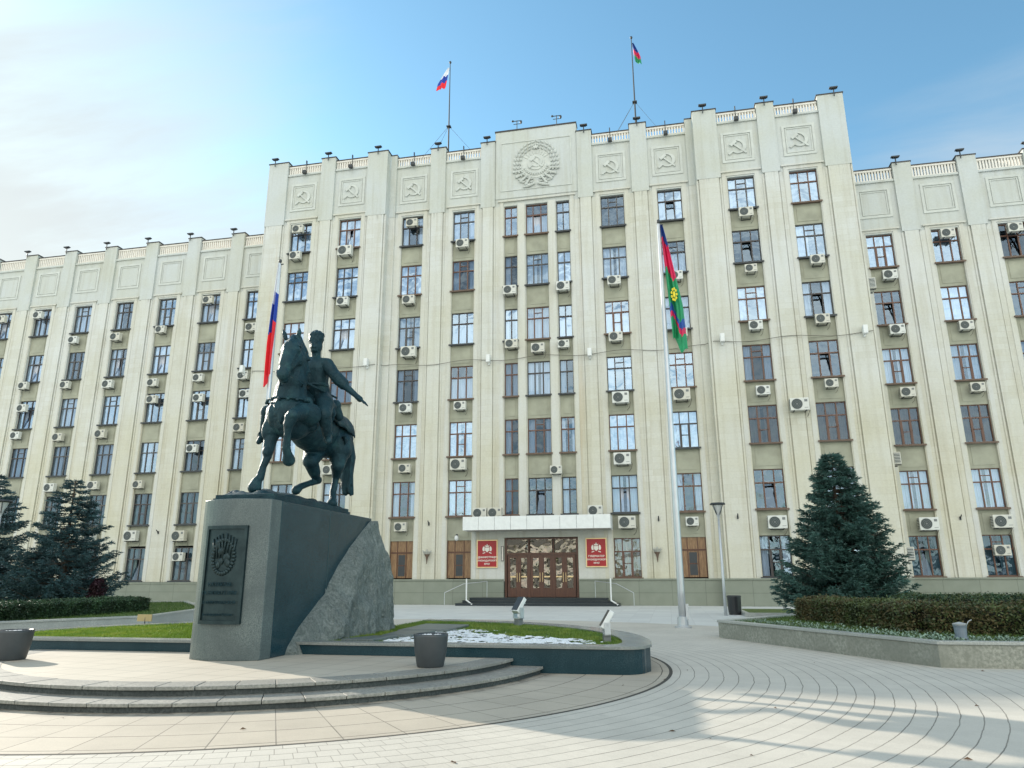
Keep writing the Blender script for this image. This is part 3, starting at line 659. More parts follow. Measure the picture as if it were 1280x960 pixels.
# rider
b = Blob()
b.chain('pelv', .27, 'wai', .225, 'che', .275); b.cap(O('che', -.13, 0, .04), .17, O('che', .14, 0, .02), .17)
b.cap('shL', .145, 'shR', .145); b.cap('nek', .105, 'head', .11); b.cap(O('nek', 0, 0, -.1), .12, 'nek', .085)
b.ball('head', (.132, .15, .17)); b.ball(O('head', 0, -.05, -.10), (.088, .09, .065))
b.ball(O('head', .0, -.152, -.01), (.025, .038, .045))                                   # nose
b.cap(O('head', -.055, -.130, -.060), .02, O('head', 0, -.145, -.05), .025); b.cap(O('head', .055, -.130, -.060), .02, O('head', 0, -.145, -.05), .025)   # moustache
b.cap(O('head', -.07, -.118, .05), .02, O('head', -.015, -.135, .05), .02); b.cap(O('head', .07, -.118, .05), .02, O('head', .015, -.135, .05), .02)
for sg in (-1, 1): b.ball(O('head', sg*.124, .0, .0), (.02, .03, .042))
# outstretched arm with wide cuff
b.chain('shR', .145, O('shR', .10, -.02, -.12), .135, O('elR', -.03, 0, .03), .12); b.cap(O('elR', -.05, 0, .07), .135, O('elR', .10, -.03, -.07), .12)
b.chain(O('elR', .06, -.02, -.05), .09, 'wrR', .056)
b.cap('wrR', .054, 'haR', .062); d = (V('fi')-V('haR')).normalized(); up = Vector((.5, 0, .8)).normalized(); sd = d.cross(up).normalized()
for q, (ln, off) in enumerate(((.17, -.062), (.21, -.021), (.20, .021), (.16, .062))):
    p = V('haR')+sd*off; k1 = p+d*ln*.55+up*.004; k2 = p+d*ln+Vector((0, 0, -.018)); b.chain(p, .023, k1, .020, k2, .016)
p = V('haR')+sd*-.06-d*.03; b.chain(p, .026, p+sd*-.06+d*.04, .022, p+sd*-.08+d*.10, .017)
# rein arm
b.chain('shL', .12, O('elL', -.10, .0, .0), .10, 'haL', .06); b.ball(O('haL', .0, -.03, .0), (.06, .07, .055))
for q in range(4): b.cap(O('haL', -.03+.02*q, -.08, .0), .018, O('haL', -.03+.02*q, -.07, -.05), .016)
# legs
b.chain('hipR', .21, O('hipR', .20, -.3, -.18), .19, 'knR', .155, O('knR', 0, .12, -.18), .125, 'ankR', .095); b.chain('ankR', .09, O('ankR', .02, .02, -.08), .075, O('toeR', -.02, .02, .0), .062)
hl = Vector((-7.30, 13.75, 5.25)); kl = Vector((-7.98, 13.3, 4.95))
b.chain(hl, .18, kl, .13, 'ankL', .08, O('ankL', .0, -.05, -.09), .072, O('toeL', -.02, -.04, -.03), .055)
# coat skirt
b.ball(O('pelv', 0, .05, -.06), (.27, .26, .2)); b.cap(O('pelv', .12, .05, -.05), .14, O('pelv', .26, .1, -.38), .10); b.cap(O('pelv', -.15, .05, -.05), .14, O('pelv', -.42, .1, -.30), .08)
for k in range(9):       # folds of the coat
    x = random.uniform(-.2, .2); b.cap(O('wai', x, -.19+abs(x)*.3, .25), .018, O('pelv', x*1.2, -.24+abs(x)*.4, -.05), .022, 6)
b.ball(O('wai', 0, 0, -.06), (.255, .245, .045))
rd = b.build('rider', 'bronze', stat); remesh(rd, .0125, 1)
# fur hat
m = Blob(); hc = O('hat', .015, 0, -.02)
m.cap(O('hat', .0, 0, -.06), .158, hc+Vector((0, 0, .02)), .162); m.ball(hc+Vector((0, 0, .07)), (.172, .172, .07)); h_ = m.build('fur_hat', 'bronze', rd); remesh(h_, .012, 2)
for v in h_.data.vertices: v.co += Vector((noise.noise(v.co*22), noise.noise(v.co*22+Vector((5, 0, 0))), noise.noise(v.co*22+Vector((0, 5, 0)))))*.013
# saddle blanket and rolled coat behind the rider
b = Blob(); rolled = V('roll')
b.cap(rolled+Vector((-.85, .05, -.02)), .12, rolled+Vector((0, .0, .02)), .13); b.cap(rolled+Vector((0, 0, 0)), .12, rolled+Vector((.06, .12, -.22)), .09); b.ball(O('pelv', 0, .1, -.2), (.32, .42, .14))
b.build('saddle_roll', 'bronze', stat); remesh(bpy.data.objects['saddle_roll'], .018, 2)
m = MB(); NU, NVv = 24, 22; vs = []; fs = []
for i in range(NU+1):
    for j in range(NVv+1):
        u = i/NU; v = j/NVv; y = 14.05+1.35*u; t = -1.35+2.7*v; rr = .50-.03*u
        cxx = -7.46; czz = 4.88-.12*u; ln = 1.0+.18*max(0, math.cos(u*9.5))*(abs(t) > 1.1)
        x = cxx+rr*1.04*math.sin(t)*(1+.02*math.sin(u*20+v*9)); z = czz+rr*1.10*math.cos(t)*1.0-.12*max(0, abs(t)-1.15)*ln*3
        vs.append((x, y+.04*math.sin(v*14), z+.02*math.sin(u*13)))
for i in range(NU):
    for j in range(NVv): fs.append((i*(NVv+1)+j, (i+1)*(NVv+1)+j, (i+1)*(NVv+1)+j+1, i*(NVv+1)+j+1))
m.add(vs, fs); bl = m.build('saddle_blanket', 'bronze', stat, smooth=True); sm = bl.modifiers.new('solid', 'SOLIDIFY'); sm.thickness = .035
# corner tassels of the blanket, breast strap, bridle, reins, sabre
m = MB(); m.tube([O('bl1', -.02, 0, .05), O('bl1', .04, .0, .0), O('bl1', .05, .0, -.05)], [.03, .025, .01], 6)
m.build('tassel', 'bronze', stat, smooth=True); m = MB(); m.tube([O('bl2', .02, -.05, .1), O('bl2', .05, 0, .0), O('bl2', .03, 0, -.09)], [.06, .045, .01], 6); m.build('tassel', 'bronze', stat, smooth=True)
m = MB(); cch = V('neck0')+Vector((0, 0, -.02))
m.tube([cch+Vector((.44*math.cos(t), -.40*math.sin(t)+.0, .03*math.sin(t))) for t in [math.pi*(-.1+1.2*k/20) for k in range(21)]], .024, 6)
for k in range(7): t = math.pi*(.12+.76*k/6); m.ell(cch+Vector((.45*math.cos(t), -.42*math.sin(t), -.0)), (.04, .03, .04), 8, 5)
m.build('breast_strap', 'bronze', stat, smooth=True)
m = MB(); nz = V('nose').lerp(V('brow'), .35)
for (c0, ra) in ((nz, .135), (V('brow')+Vector((0, 0, .06)), .178)):
    m.tube([c0+Vector((ra*math.cos(t), ra*.95*math.sin(t)+.02, .02*math.sin(t))) for t in [2*math.pi*k/20 for k in range(21)]], .012, 5)
for sg in (-1, 1):
    m.tube([V('brow')+Vector((sg*.175, .05, .05)), nz+Vector((sg*.14, .03, 0)), O('muz', sg*.105, .02, .03)], .012, 5); m.ell(O('muz', sg*.11, .02, .03), (.012, .035, .035), 8, 5)
    m.tube([O('muz', sg*.11, .03, .0), O('muz', sg*.24, .35, -.12), O('haL', sg*.1, -.2, .05), O('haL', .0, -.05, 0)], .013, 5)
m.build('bridle', 'bronze', stat, smooth=True)
m = MB(); m.tube([O('sab0', -.12, -.05, .08), O('sab0', .08, .0, -.02), O('sab1', .02, .0, -.03)], [.03, .028, .022], 8)
m.ell(O('sab0', -.13, -.06, .09), (.05, .04, .035), 8, 6); m.build('sabre', 'bronze', stat, smooth=True)
for (tp, an) in (('toeR', 'ankR'), ('toeL', 'ankL')):
    m = MB(); p = V(an).lerp(V(tp), .55)+Vector((0, 0, -.06)); m.tube([p+Vector((.0, .0, .02))+Vector((.10*math.cos(t), 0, .12*math.sin(t)+.06)) for t in [2*math.pi*k/14 for k in range(15)]], .014, 5)
    m.tube([p+Vector((0, 0, .2)), p+Vector((0, .25, .62))], .012, 5)
    m.build('stirrup', 'bronze', stat, smooth=True)
# bronze base slab with rough ground
m = MB(); m.box(-8.28, -7.02, 12.2, 15.55, PT, PT+.055); m.box(-8.25, -7.05, 12.23, 15.52, PT+.055, PT+.12); bb = m.build('bronze_base', 'bronze', stat, bevel=.006)
m = MB(); NX, NY = 30, 70; vs = []; fs = []
for i in range(NX+1):
    for j in range(NY+1):
        u = i/NX; v = j/NY; x = -8.22+1.14*u; y = 12.26+3.22*v; e = min(1, min(u, 1-u)*9)*min(1, min(v, 1-v)*16)
        h = .06+.09*noise.noise(Vector((x*3, y*2.2, 0)))+.035*noise.noise(Vector((x*9, y*9, 4)))+.09*math.exp(-((x+7.75)**2*5+(y-13.5)**2*.6))
        vs.append((x, y, PT+.115+max(0, h)*e))
for i in range(NX):
    for j in range(NY): fs.append((i*(NY+1)+j, (i+1)*(NY+1)+j, (i+1)*(NY+1)+j+1, i*(NY+1)+j+1))
m.add(vs, fs); m.build('rough_ground', 'bronze', stat, smooth=True)

# ------------------------------------------------------------------ administration building
XB = -7.62
BLD = empty('administration_building', (XB, 45, 0))
tag(BLD, 'monumental pale stone office building with tall central block, pilasters and lower wings', 'building')
OFF = Vector((XB, 45, 0))
def part(m, name, mat, parent=None, **k):
    m.v = [(x-OFF.x, y-OFF.y, z) for x, y, z in m.v]; return m.build(name, mat, parent or BLD, **k)
SILL = [1.6, 5.42, 9.27, 13.1, 16.93, 20.83, 24.6]; WH = 2.3
YI, YO, YW = 45.0, 44.35, 47.0
# columns: (offset, half width, plane, top row index, section)
def depth(off):
    a_ = abs(off); return YI if a_ < 10.85 else (YO if a_ < 20.5 else YW)
# wall piers between window shafts
def section(y, x0, x1, shafts, ztop, jointz, name):
    """piers (stone) up to jointz, smooth plaster above; shafts = [(x, halfwidth)] cut out up to the top window"""
    ms, mp_ = MB(), MB(); xs = [x0]
    for x, hw in sorted(shafts): xs += [x-hw, x+hw]
    xs.append(x1)
    for i in range(0, len(xs), 2):
        if xs[i+1]-xs[i] > .01: ms.box(xs[i], xs[i+1], y, y+.55, 4.6 if abs((xs[i]+xs[i+1])/2-XB) < 1.4 else 1.40, jointz)
    mp_.box(x0, x1, y+.012, y+.55, jointz, ztop)
    part(ms, 'facade_wall', 'stone'); part(mp_, 'upper_wall', 'plaster')
TW = .92/2
SH = {'C': [(XB-1.84, TW), (XB, .77), (XB+1.84, TW)]+[(XB+s*o, .80) for s in (-1, 1) for o in (5.25, 9.08)],
      'OL': [(XB-o, .845) for o in (13.65, 17.5)], 'OR': [(XB+o, .845) for o in (13.65, 17.5)],
      'WL': [(XB-(22.38+3.865*k), .80) for k in range(9)], 'WR': [(XB+(22.25+3.88*k), .80) for k in range(4)]}
TOPB = SILL[6]+WH; TOPW = SILL[5]+WH
section(YI, XB-10.85, XB+10.85, [s for s in SH['C']], 30.98, TOPB+.02, 'c')
section(YO, XB-20.45, XB-10.85, SH['OL'], 30.98, TOPB+.02, 'o'); section(YO, XB+10.85, XB+20.45, SH['OR'], 30.98, TOPB+.02, 'o')
section(YW, XB-60.4, XB-20.45, SH['WL'], 26.85, TOPW+.02, 'w'); section(YW, XB+20.45, XB+37, SH['WR'], 26.85, TOPW+.02, 'w')
# plinth with ledge
m = MB()
for x0, x1, y in ((XB-60.4, XB-20.6, YW), (XB-20.6, XB-10.7, YO), (XB-10.7, XB-2.32, YI), (XB+2.32, XB+10.7, YI), (XB+10.7, XB+20.6, YO), (XB+20.6, XB+37, YW)):
    lz = -.15 if x0 < XB-50 else 0; m = MB(); m.box(x0, x1, y-.16, y+.5, -.05, 1.40+lz); part(m, 'plinth', 'plinth')
for x0, x1, y in ((XB-60.4, XB-20.65, YW), (XB-20.65, XB-10.66, YO), (XB-10.66, XB-2.34, YI), (XB+2.34, XB+10.66, YI), (XB+10.66, XB+20.65, YO), (XB+20.65, XB+37, YW)):
    lz = -.15 if x0 < XB-50 else 0; m = MB(); m.box(x0, x1, y-.20, y+.5, 1.405+lz, 1.53+lz); part(m, 'plinth_ledge', 'plinth', bevel=.02)
# side faces, roofs, room backs
for B in ((XB-20.45, XB-19.95, YO+.55, 62, 0, 31.6), (XB+19.95, XB+20.45, YO+.55, 62, 0, 31.6), (XB-60.4, XB-59.9, YW+.55, 61, 0, 27.6), (XB+36.5, XB+37, YW+.55, 61, 0, 27.6), (XB-60.4, XB+37, 61, 61.4, 0, 27.6), (XB-19.9, XB+19.9, 61.5, 62, 0, 31.6)):
    m = MB(); m.box(*B); part(m, 'outer_wall', 'stone')
for B in ((XB-19.9, XB+19.9, 45.6, 61.4, 30.4, 30.9), (XB-59.8, XB-20.5, 47.6, 60.9, 26.3, 26.8), (XB+20.5, XB+36.4, 47.6, 60.9, 26.3, 26.8)):
    m = MB(); m.box(*B); part(m, 'roof', 'roofing')
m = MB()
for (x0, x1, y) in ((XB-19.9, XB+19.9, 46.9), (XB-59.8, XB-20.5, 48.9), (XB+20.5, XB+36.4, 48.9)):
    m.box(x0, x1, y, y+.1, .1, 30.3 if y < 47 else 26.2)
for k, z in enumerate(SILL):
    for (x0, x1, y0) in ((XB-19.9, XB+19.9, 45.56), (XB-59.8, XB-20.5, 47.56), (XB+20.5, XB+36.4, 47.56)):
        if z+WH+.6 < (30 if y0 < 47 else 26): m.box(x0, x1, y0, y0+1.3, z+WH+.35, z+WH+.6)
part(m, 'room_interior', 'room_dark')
# trims round the shafts, hoods, panels, string courses, balustrades, pilasters
def hammer_sickle(m, cx, cz, s, y, t):
    pts = []; n = 26
    # sickle blade: crescent opening to the upper left
    A0, A1 = R(112), R(-140)
    for i in range(n+1): a_ = A0+(A1-A0)*i/n; pts.append((cx+.05*s+.50*s*math.cos(a_), cz+.02*s+.50*s*math.sin(a_)))
    for i in range(n, -1, -1):
        a_ = A0+(A1-A0)*i/n; rr = .50-.02-.16*math.sin(math.pi*(i/n)**.8); pts.append((cx+(.05+(.50-rr)*-.18)*s+rr*s*math.cos(a_), cz+.02*s+rr*s*math.sin(a_)))
    q = pts; k = n+1
    vs = [(x, y-t, z) for x, z in q]+[(x, y, z) for x, z in q]; N = len(q); fs = []
    for i in range(k-1): j0, j1 = N-1-i, N-2-i; fs.append((i, i+1, j1, j0))
    for i in range(N): fs.append(((i+1) % N, i, N+i, N+(i+1) % N))
    m.add(vs, [tuple(reversed(f)) for f in fs])
    # sickle grip
    def bar(x0, z0, x1, z1, w_, yy):
        d = Vector((x1-x0, z1-z0)).normalized()*w_/2; nx, nz_ = -d.y, d.x
        m.plate([(cx+x0*s+nx*s, cz+z0*s+nz_*s), (cx+x0*s-nx*s, cz+z0*s-nz_*s), (cx+x1*s-nx*s, cz+z1*s-nz_*s), (cx+x1*s+nx*s, cz+z1*s+nz_*s)], y-yy, y)
    bar(-.33, -.30, -.58, -.50, .13, t*1.2)
    bar(-.20, .18, .52, -.50, .10, t*1.3)       # hammer handle
    bar(-.44, .12, -.08, .42, .20, t*1.5)       # hammer head
def bay_trim(x, hw, y, ztop, zp1, zhood, zpan0, zpan1, emblem):
    """jamb bands beside one column, hood above, sunk panel with optional emblem"""
    m = MB(); o = hw+.06
    for s in (-1, 1): m.box(*sorted((x+s*o, x+s*(o+.26))), y-.03, y, 1.40, zhood-.1)
    m.box(x-o-.262, x+o+.262, y-.032, y, ztop+.12, zhood-.1)
    m.box(x-o-.40, x+o+.40, y-.13, y, zhood-.1, zhood)
    part(m, 'window_surround', 'trim')
    m = MB(); pw = 1.02
    def frame(w_, z0, z1, th, pr):
        m.box(x-w_, x-w_+th, y-pr, y+.01, z0, z1); m.box(x+w_-th, x+w_, y-pr, y+.01, z0, z1)
        m.box(x-w_+th, x+w_-th, y-pr, y+.01, z0, z0+th); m.box(x-w_+th, x+w_-th, y-pr, y+.01, z1-th, z1)
    frame(pw, zpan0, zpan1, .16, .045); frame(pw-.22, zpan0+.22, zpan1-.22, .06, .03)
    p = part(m, 'relief_panel', 'relief')
    if emblem:
        m = MB(); hammer_sickle(m, x, (zpan0+zpan1)/2-.02, 1.02, y, .07); part(m, 'hammer_and_sickle_relief', 'relief', p)
def balustrade(x0, x1, y, z0, z1):
    m = MB(); m.box(x0, x1, y-.10, y+.45, z0-.14, z0); part(m, 'cornice', 'plaster')
    m = MB(); m.box(x0+.01, x1-.01, y+.02, y+.30, z0+.002, z0+.10); m.box(x0+.01, x1-.01, y+.0, y+.32, z1-.20, z1-.072)
    n = max(3, int((x1-x0)/.175)); st_ = (x1-x0)/n
    for i in range(n): m.box(x0+st_*(i+.5)-.048, x0+st_*(i+.5)+.048, y+.04, y+.22, z0+.09, z1-.19)
    b_ = part(m, 'balustrade', 'balus')
    m = MB(); m.box(x0, x1, y-.04, y+.40, z1-.07, z1); part(m, 'coping', 'roof_metal', b_)
plain('balus', (.74, .70, .64), .7, var=.06)
def pilaster(x0, x1, y, ztop, zj, z0=1.40, pr=.13):
    m = MB(); m.box(x0+.16, x1-.16, y-pr, y, z0, zj); m.box(x0, x0+.10, y-pr*.4, y, z0, zj); m.box(x1-.10, x1, y-pr*.4, y, z0, zj)
    part(m, 'pilaster', 'stone')
    m = MB(); m.box(x0+.02, x1-.02, y-pr-.02, y+.50, zj, ztop-.07); p = part(m, 'pilaster_head', 'plaster')
    m = MB(); m.box(x0-.03, x1+.03, y-pr-.06, y+.54, ztop-.07, ztop); part(m, 'coping', 'roof_metal', p)
ZB, ZW = 32.12, 28.15; ZBP, ZWP = 31.86, 27.90
for s in (-1, 1):
    def bx(a_, b_): return tuple(sorted((XB+s*a_, XB+s*b_)))
    # central block pilasters
    pilaster(*bx(2.93, 4.0), YI, 32.18, TOPB+.02, 4.5); pilaster(*bx(6.62, 7.80), YI, 32.22, TOPB+.02)
    x0, x1 = bx(10.40, 10.88); m = MB(); m.box(x0, x1, YI-.13, YI, 1.40, TOPB+.02); part(m, 'pilaster', 'stone')
    m = MB(); m.box(x0, x1, YI-.15, YI+.5, TOPB+.02, 31.98); part(m, 'pilaster_head', 'plaster'); m = MB(); m.box(x0-.02, x1+.02, YI-.18, YI+.52, 31.98, 32.05); part(m, 'coping', 'roof_metal')
    pilaster(*bx(10.87, 12.45), YO, ZB, TOPB+.02); pilaster(*bx(15.0, 16.15), YO, ZB, TOPB+.02); pilaster(*bx(18.85, 20.47), YO, ZB+.04, TOPB+.02)
    for (a_, b_, y) in ((4.0, 6.62, YI), (7.80, 10.40, YI), (12.45, 15.0, YO), (16.15, 18.85, YO)): balustrade(*bx(a_, b_), y, 31.06, ZBP)
    for o in (5.25, 9.08): bay_trim(XB+s*o, .80, YI, TOPB, 0, 27.34, 27.98, 30.22, True)
    for o in (13.65, 17.5): bay_trim(XB+s*o, .845, YO, TOPB, 0, 27.34, 27.98, 30.22, True)
    base_o = 22.38 if s < 0 else 22.25; stp = 3.865 if s < 0 else 3.88; nk = 9 if s < 0 else 4
    prev = 20.47
    for k in range(nk):
        o = base_o+stp*k; bay_trim(XB+s*o, .80, YW, TOPW, 0, 23.5, 24.3, 26.42, False)
        pc = o+1.93; pilaster(*bx(pc-.58, pc+.58), YW, ZW, TOPW+.02); balustrade(*bx(prev, pc-.58), YW, 26.97, ZWP); prev = pc+.58
    if s < 0: balustrade(*bx(prev, 60.4), YW, 26.97, ZWP)
    else: balustrade(*bx(prev, 37), YW, 26.97, ZWP)
# centre bay: attic with state emblem, triple window surround
m = MB(); m.box(XB-2.93, XB+2.93, YI-.05, YI+.6, 27.5, 32.88); ca = part(m, 'emblem_attic', 'plaster')
m = MB(); m.box(XB-2.97, XB+2.97, YI-.10, YI+.65, 32.88, 32.98); part(m, 'coping', 'roof_metal', ca)
m = MB(); y = YI-.05
for (w_, z0, z1, th, pr) in ((2.55, 28.05, 31.95, .07, .05),):
    m.box(XB-w_, XB-w_+th, y-pr, y, z0, z1); m.box(XB+w_-th, XB+w_, y-pr, y, z0, z1); m.box(XB-w_+th, XB+w_-th, y-pr, y, z0, z0+th); m.box(XB-w_+th, XB+w_-th, y-pr, y, z1-th, z1)
part(m, 'relief_panel', 'relief', ca)
# round emblem: wheat wreath, sun, gear, hammer and sickle, ribbons
m = MB(); ex, ez, y = XB+.03, 29.98, YI-.05
def disc(r, pr, cx=ex, cz=ez, n=40): m.plate([(cx+r*math.cos(2*math.pi*k/n), cz+r*math.sin(2*math.pi*k/n)) for k in range(n)], y-pr, y)
disc(.62, .09, ex, ez+.12); disc(1.12, .035, ex, ez+.02)
for ring_, (rad, nn_, sz) in enumerate(((1.62, 30, .15), (1.38, 26, .14), (1.16, 22, .12))):
    for k in range(nn_):
        a_ = -math.pi/2+.25+(2*math.pi-.5)*k/(nn_-1); sg = 1 if math.cos(a_) > 0 else -1
        p = (ex+rad*math.cos(a_)*.97, y-.05-.02*ring_, ez+.02+rad*1.08*math.sin(a_))
        m.ell(p, (sz*.50, .085, sz*1.0), 7, 5, Matrix.Rotation(-a_+sg*.45, 3, 'Y'))
for k in range(14):      # gear teeth below the disc
    a_ = math.pi+.35+(math.pi-.7)*k/13; m.ell((ex+.86*math.cos(a_), y-.06, ez+.0+.86*math.sin(a_)), (.08, .07, .08), 6, 4)
m.tube([(ex+.78*math.cos(math.pi+.3+(math.pi-.6)*k/16), y-.07, ez+.78*math.sin(math.pi+.3+(math.pi-.6)*k/16)) for k in range(17)], .06, 6)
for sg in (-1, 1):       # ribbons wound over the stalks
    for q in range(4):
        a_ = -math.pi/2+sg*(.35+.27*q); m.tube([(ex+1.02*math.cos(a_), y-.10, ez+1.08*math.sin(a_)), (ex+1.75*math.cos(a_+sg*.10), y-.10, ez+1.80*math.sin(a_+sg*.10))], .075, 6)
    m.tube([(ex+sg*.10, y-.1, ez-1.55), (ex+sg*.5, y-.12, ez-1.72), (ex+sg*.95, y-.08, ez-1.80)], [.07, .11, .05], 6)
for k in range(9): a_ = R(30)+R(120)*k/8; m.tube([(ex+.66*math.cos(a_), y-.05, ez+.12+.66*math.sin(a_)), (ex+.98*math.cos(a_), y-.05, ez+.12+.98*math.sin(a_))], .03, 5)
st_ = []
for k in range(10): a_ = math.pi/2+math.pi*k/5; rr = .24 if k % 2 == 0 else .10; st_.append((ex+rr*math.cos(a_), ez+1.30+rr*math.sin(a_)))
m.plate(st_, y-.16, y)
em = part(m, 'state_emblem_relief', 'relief', ca)
m = MB(); hammer_sickle(m, ex, ez+.12, .86, y-.09, .05); part(m, 'hammer_and_sickle_relief', 'relief', ca)
m = MB()
for s in (-1, 1):
    m.box(*sorted((XB+s*2.36, XB+s*2.62)), YI-.05, YI, 4.6, 27.3); m.box(*sorted((XB+s*.83, XB+s*1.32)), YI-.10, YI+.3, 4.6, 27.0)
m.box(XB-2.72, XB+2.72, YI-.14, YI, 27.22, 27.34); part(m, 'window_surround', 'trim')
# olive spandrel strips (one per column, with raised inner panels)
def strip(x, hw, y, rows):
    for k in rows:
        m = MB(); z0 = SILL[k]+WH; z1 = SILL[k+1]-.06
        m.box(x-hw+.002, x+hw-.002, y+.13, y+.52, z0, z1); m.box(x-hw+.22, x+hw-.22, y+.105, y+.13, z0+.2, z1-.2)
        part(m, 'spandrel' if hw > .6 else 'narrow_spandrel', 'olive')
# window prototypes (frame as the part; pane, sill and curtain are its sub-parts)
def frame_mesh(hw, kind):
    m = MB(); H_ = WH; t = .055; tz = H_*.655
    m.box(-hw, -hw+t, 0, .08, 0, H_); m.box(hw-t, hw, 0, .08, 0, H_); m.box(-hw+t, hw-t, 0, .08, 0, t); m.box(-hw+t, hw-t, 0, .08, H_-t, H_)
    m.box(-hw+t, hw-t, -.012, .07, tz-.04, tz+.04)
    if hw > .6:
        for s in (-1, 1):
            xc = s*hw*.36; m.box(xc-.038, xc+.038, -.006, .075, t, tz-.04); m.box(xc-.032, xc+.032, -.006, .075, tz+.04, H_-t)
        if kind == 'vent': m.box(-hw*.36+.032, hw*.36-.032, 0, .06, tz+.36, tz+.41)
        if kind == 'screen':
            m.box(-hw*.36+.038, hw*.36-.038, 0, .06, tz*.52, tz*.52+.05); m.box(-hw*.36+.038, -hw*.36+.10, 0, .06, t, tz-.04); m.box(hw*.36-.10, hw*.36-.038, 0, .06, t, tz-.04)
    else:
        m.box(-.035, .035, -.006, .075, t, tz-.04); m.box(-.03, .03, -.006, .075, tz+.04, H_-t)
    return m
def pane_mesh(hw, kind):
    m = MB(); H_ = WH; tz = H_*.655; y = .045
    def q(x0, x1, z0, z1, y0=y, y1=y): m.add([(x0, y0, z0), (x1, y0, z0), (x1, y1, z1), (x0, y1, z1)], [(0, 1, 2, 3)])
    if hw > .6:
        a_ = hw*.36
        for (x0, x1) in ((-hw+.05, -a_-.03), (-a_+.03, a_-.03), (a_+.03, hw-.05)):
            q(x0, x1, tz+.035, H_-.05)
            if kind == 'open' and abs(x0+x1) < .02: q(x0, x1, .05, tz-.035, y, y+.34)
            else: q(x0, x1, .05, tz-.035)
    else:
        for (x0, x1) in ((-hw+.05, -.03), (.03, hw-.05)): q(x0, x1, tz+.035, H_-.05); q(x0, x1, .05, tz-.035)
    return m
def curtain_mesh(hw, kind):
    m = MB(); spans = {'full': [(-hw, hw)], 'sides': [(-hw, -hw*.45), (hw*.5, hw)], 'left': [(-hw, -hw*.1)], 'lower': [(-hw, hw)], 'wide': [(-hw, -hw*.12), (hw*.12, hw)]}[kind]
    z0, z1 = (.0, WH) if kind != 'lower' else (.0, WH*.64)
    for x0, x1 in spans:
        n = max(6, int((x1-x0)/.04)); vs = []; fs = []
        for i in range(n+1):
            x = x0+(x1-x0)*i/n; w_ = .035*math.sin(i*1.35)+.015*math.sin(i*3.1)
            vs += [(x, .24+w_, z0), (x, .24+w_*.6, z1)]
        for i in range(n): fs.append((2*i, 2*i+2, 2*i+3, 2*i+1))
        m.add(vs, fs)
    return m
FM, PM, CM, SM, BM = {}, {}, {}, {}, {}
def meshdata(cache, key, make, mat, name):
    if key not in cache:
        o = make().build(name, mat); cache[key] = o.data; bpy.data.objects.remove(o)
    return cache[key]
def lk(name, data, parent, loc=(0, 0, 0)):
    o = bpy.data.objects.new(name, data); col.objects.link(o); o.parent = parent; o.location = loc; return o
def window(x, hw, y, z, kind, fm, gm, cur, curm, name):
    f = lk(name, meshdata(FM, (hw, kind, fm), lambda: frame_mesh(hw, kind), fm, 'window_frame'), BLD, (x-OFF.x, y+.20-OFF.y, z))
    p = lk('pane', meshdata(PM, (hw, kind, gm), lambda: pane_mesh(hw, kind), gm, 'pane'), f)
    if cur: lk('curtain', meshdata(CM, (hw, cur, curm), lambda: curtain_mesh(hw, cur), curm, 'curtain'), f)
    def sill():
        m = MB(); m.box(-hw-.10, hw+.10, -.34, .02, -.075, -.005); m.box(-hw-.10, hw+.10, -.335, -.315, -.11, -.075); return m
    lk('sill', meshdata(SM, (hw, fm), sill, 'sill_brown' if fm == 'frame_red' else 'steel_dark', 'sill'), f)
    return f
def boarded(x, hw, y, z):
    f = lk('shuttered_window', meshdata(FM, (hw, 'board'), lambda: MB().box(-hw, hw, .0, .08, 0, WH), 'wood_panel', 'board'), BLD, (x-OFF.x, y+.20-OFF.y, z))
    def fr():
        m = MB()
        for s in (-1, 1): m.box(*sorted((s*hw, s*(hw-.06))), -.03, .0, 0, WH); m.box(*sorted((s*hw*.34, s*(hw*.34+.05))), -.03, 0, 0, WH)
        m.box(-hw+.06, hw-.06, -.034, -.0, WH*.66, WH*.70); m.box(-hw*.30, hw*.30, -.02, 0, WH*.32, WH*.35); return m
    lk('frame', meshdata(FM, (hw, 'bfr'), fr, 'door_wood', 'frame'), f)
    lk('vent_pane', meshdata(PM, (hw, 'bv'), lambda: MB().box(-hw*.28, hw*.28, -.012, -.004, .12, WH*.62), 'steel_dark', 'vent_pane'), f)
rnd = random.Random(11)
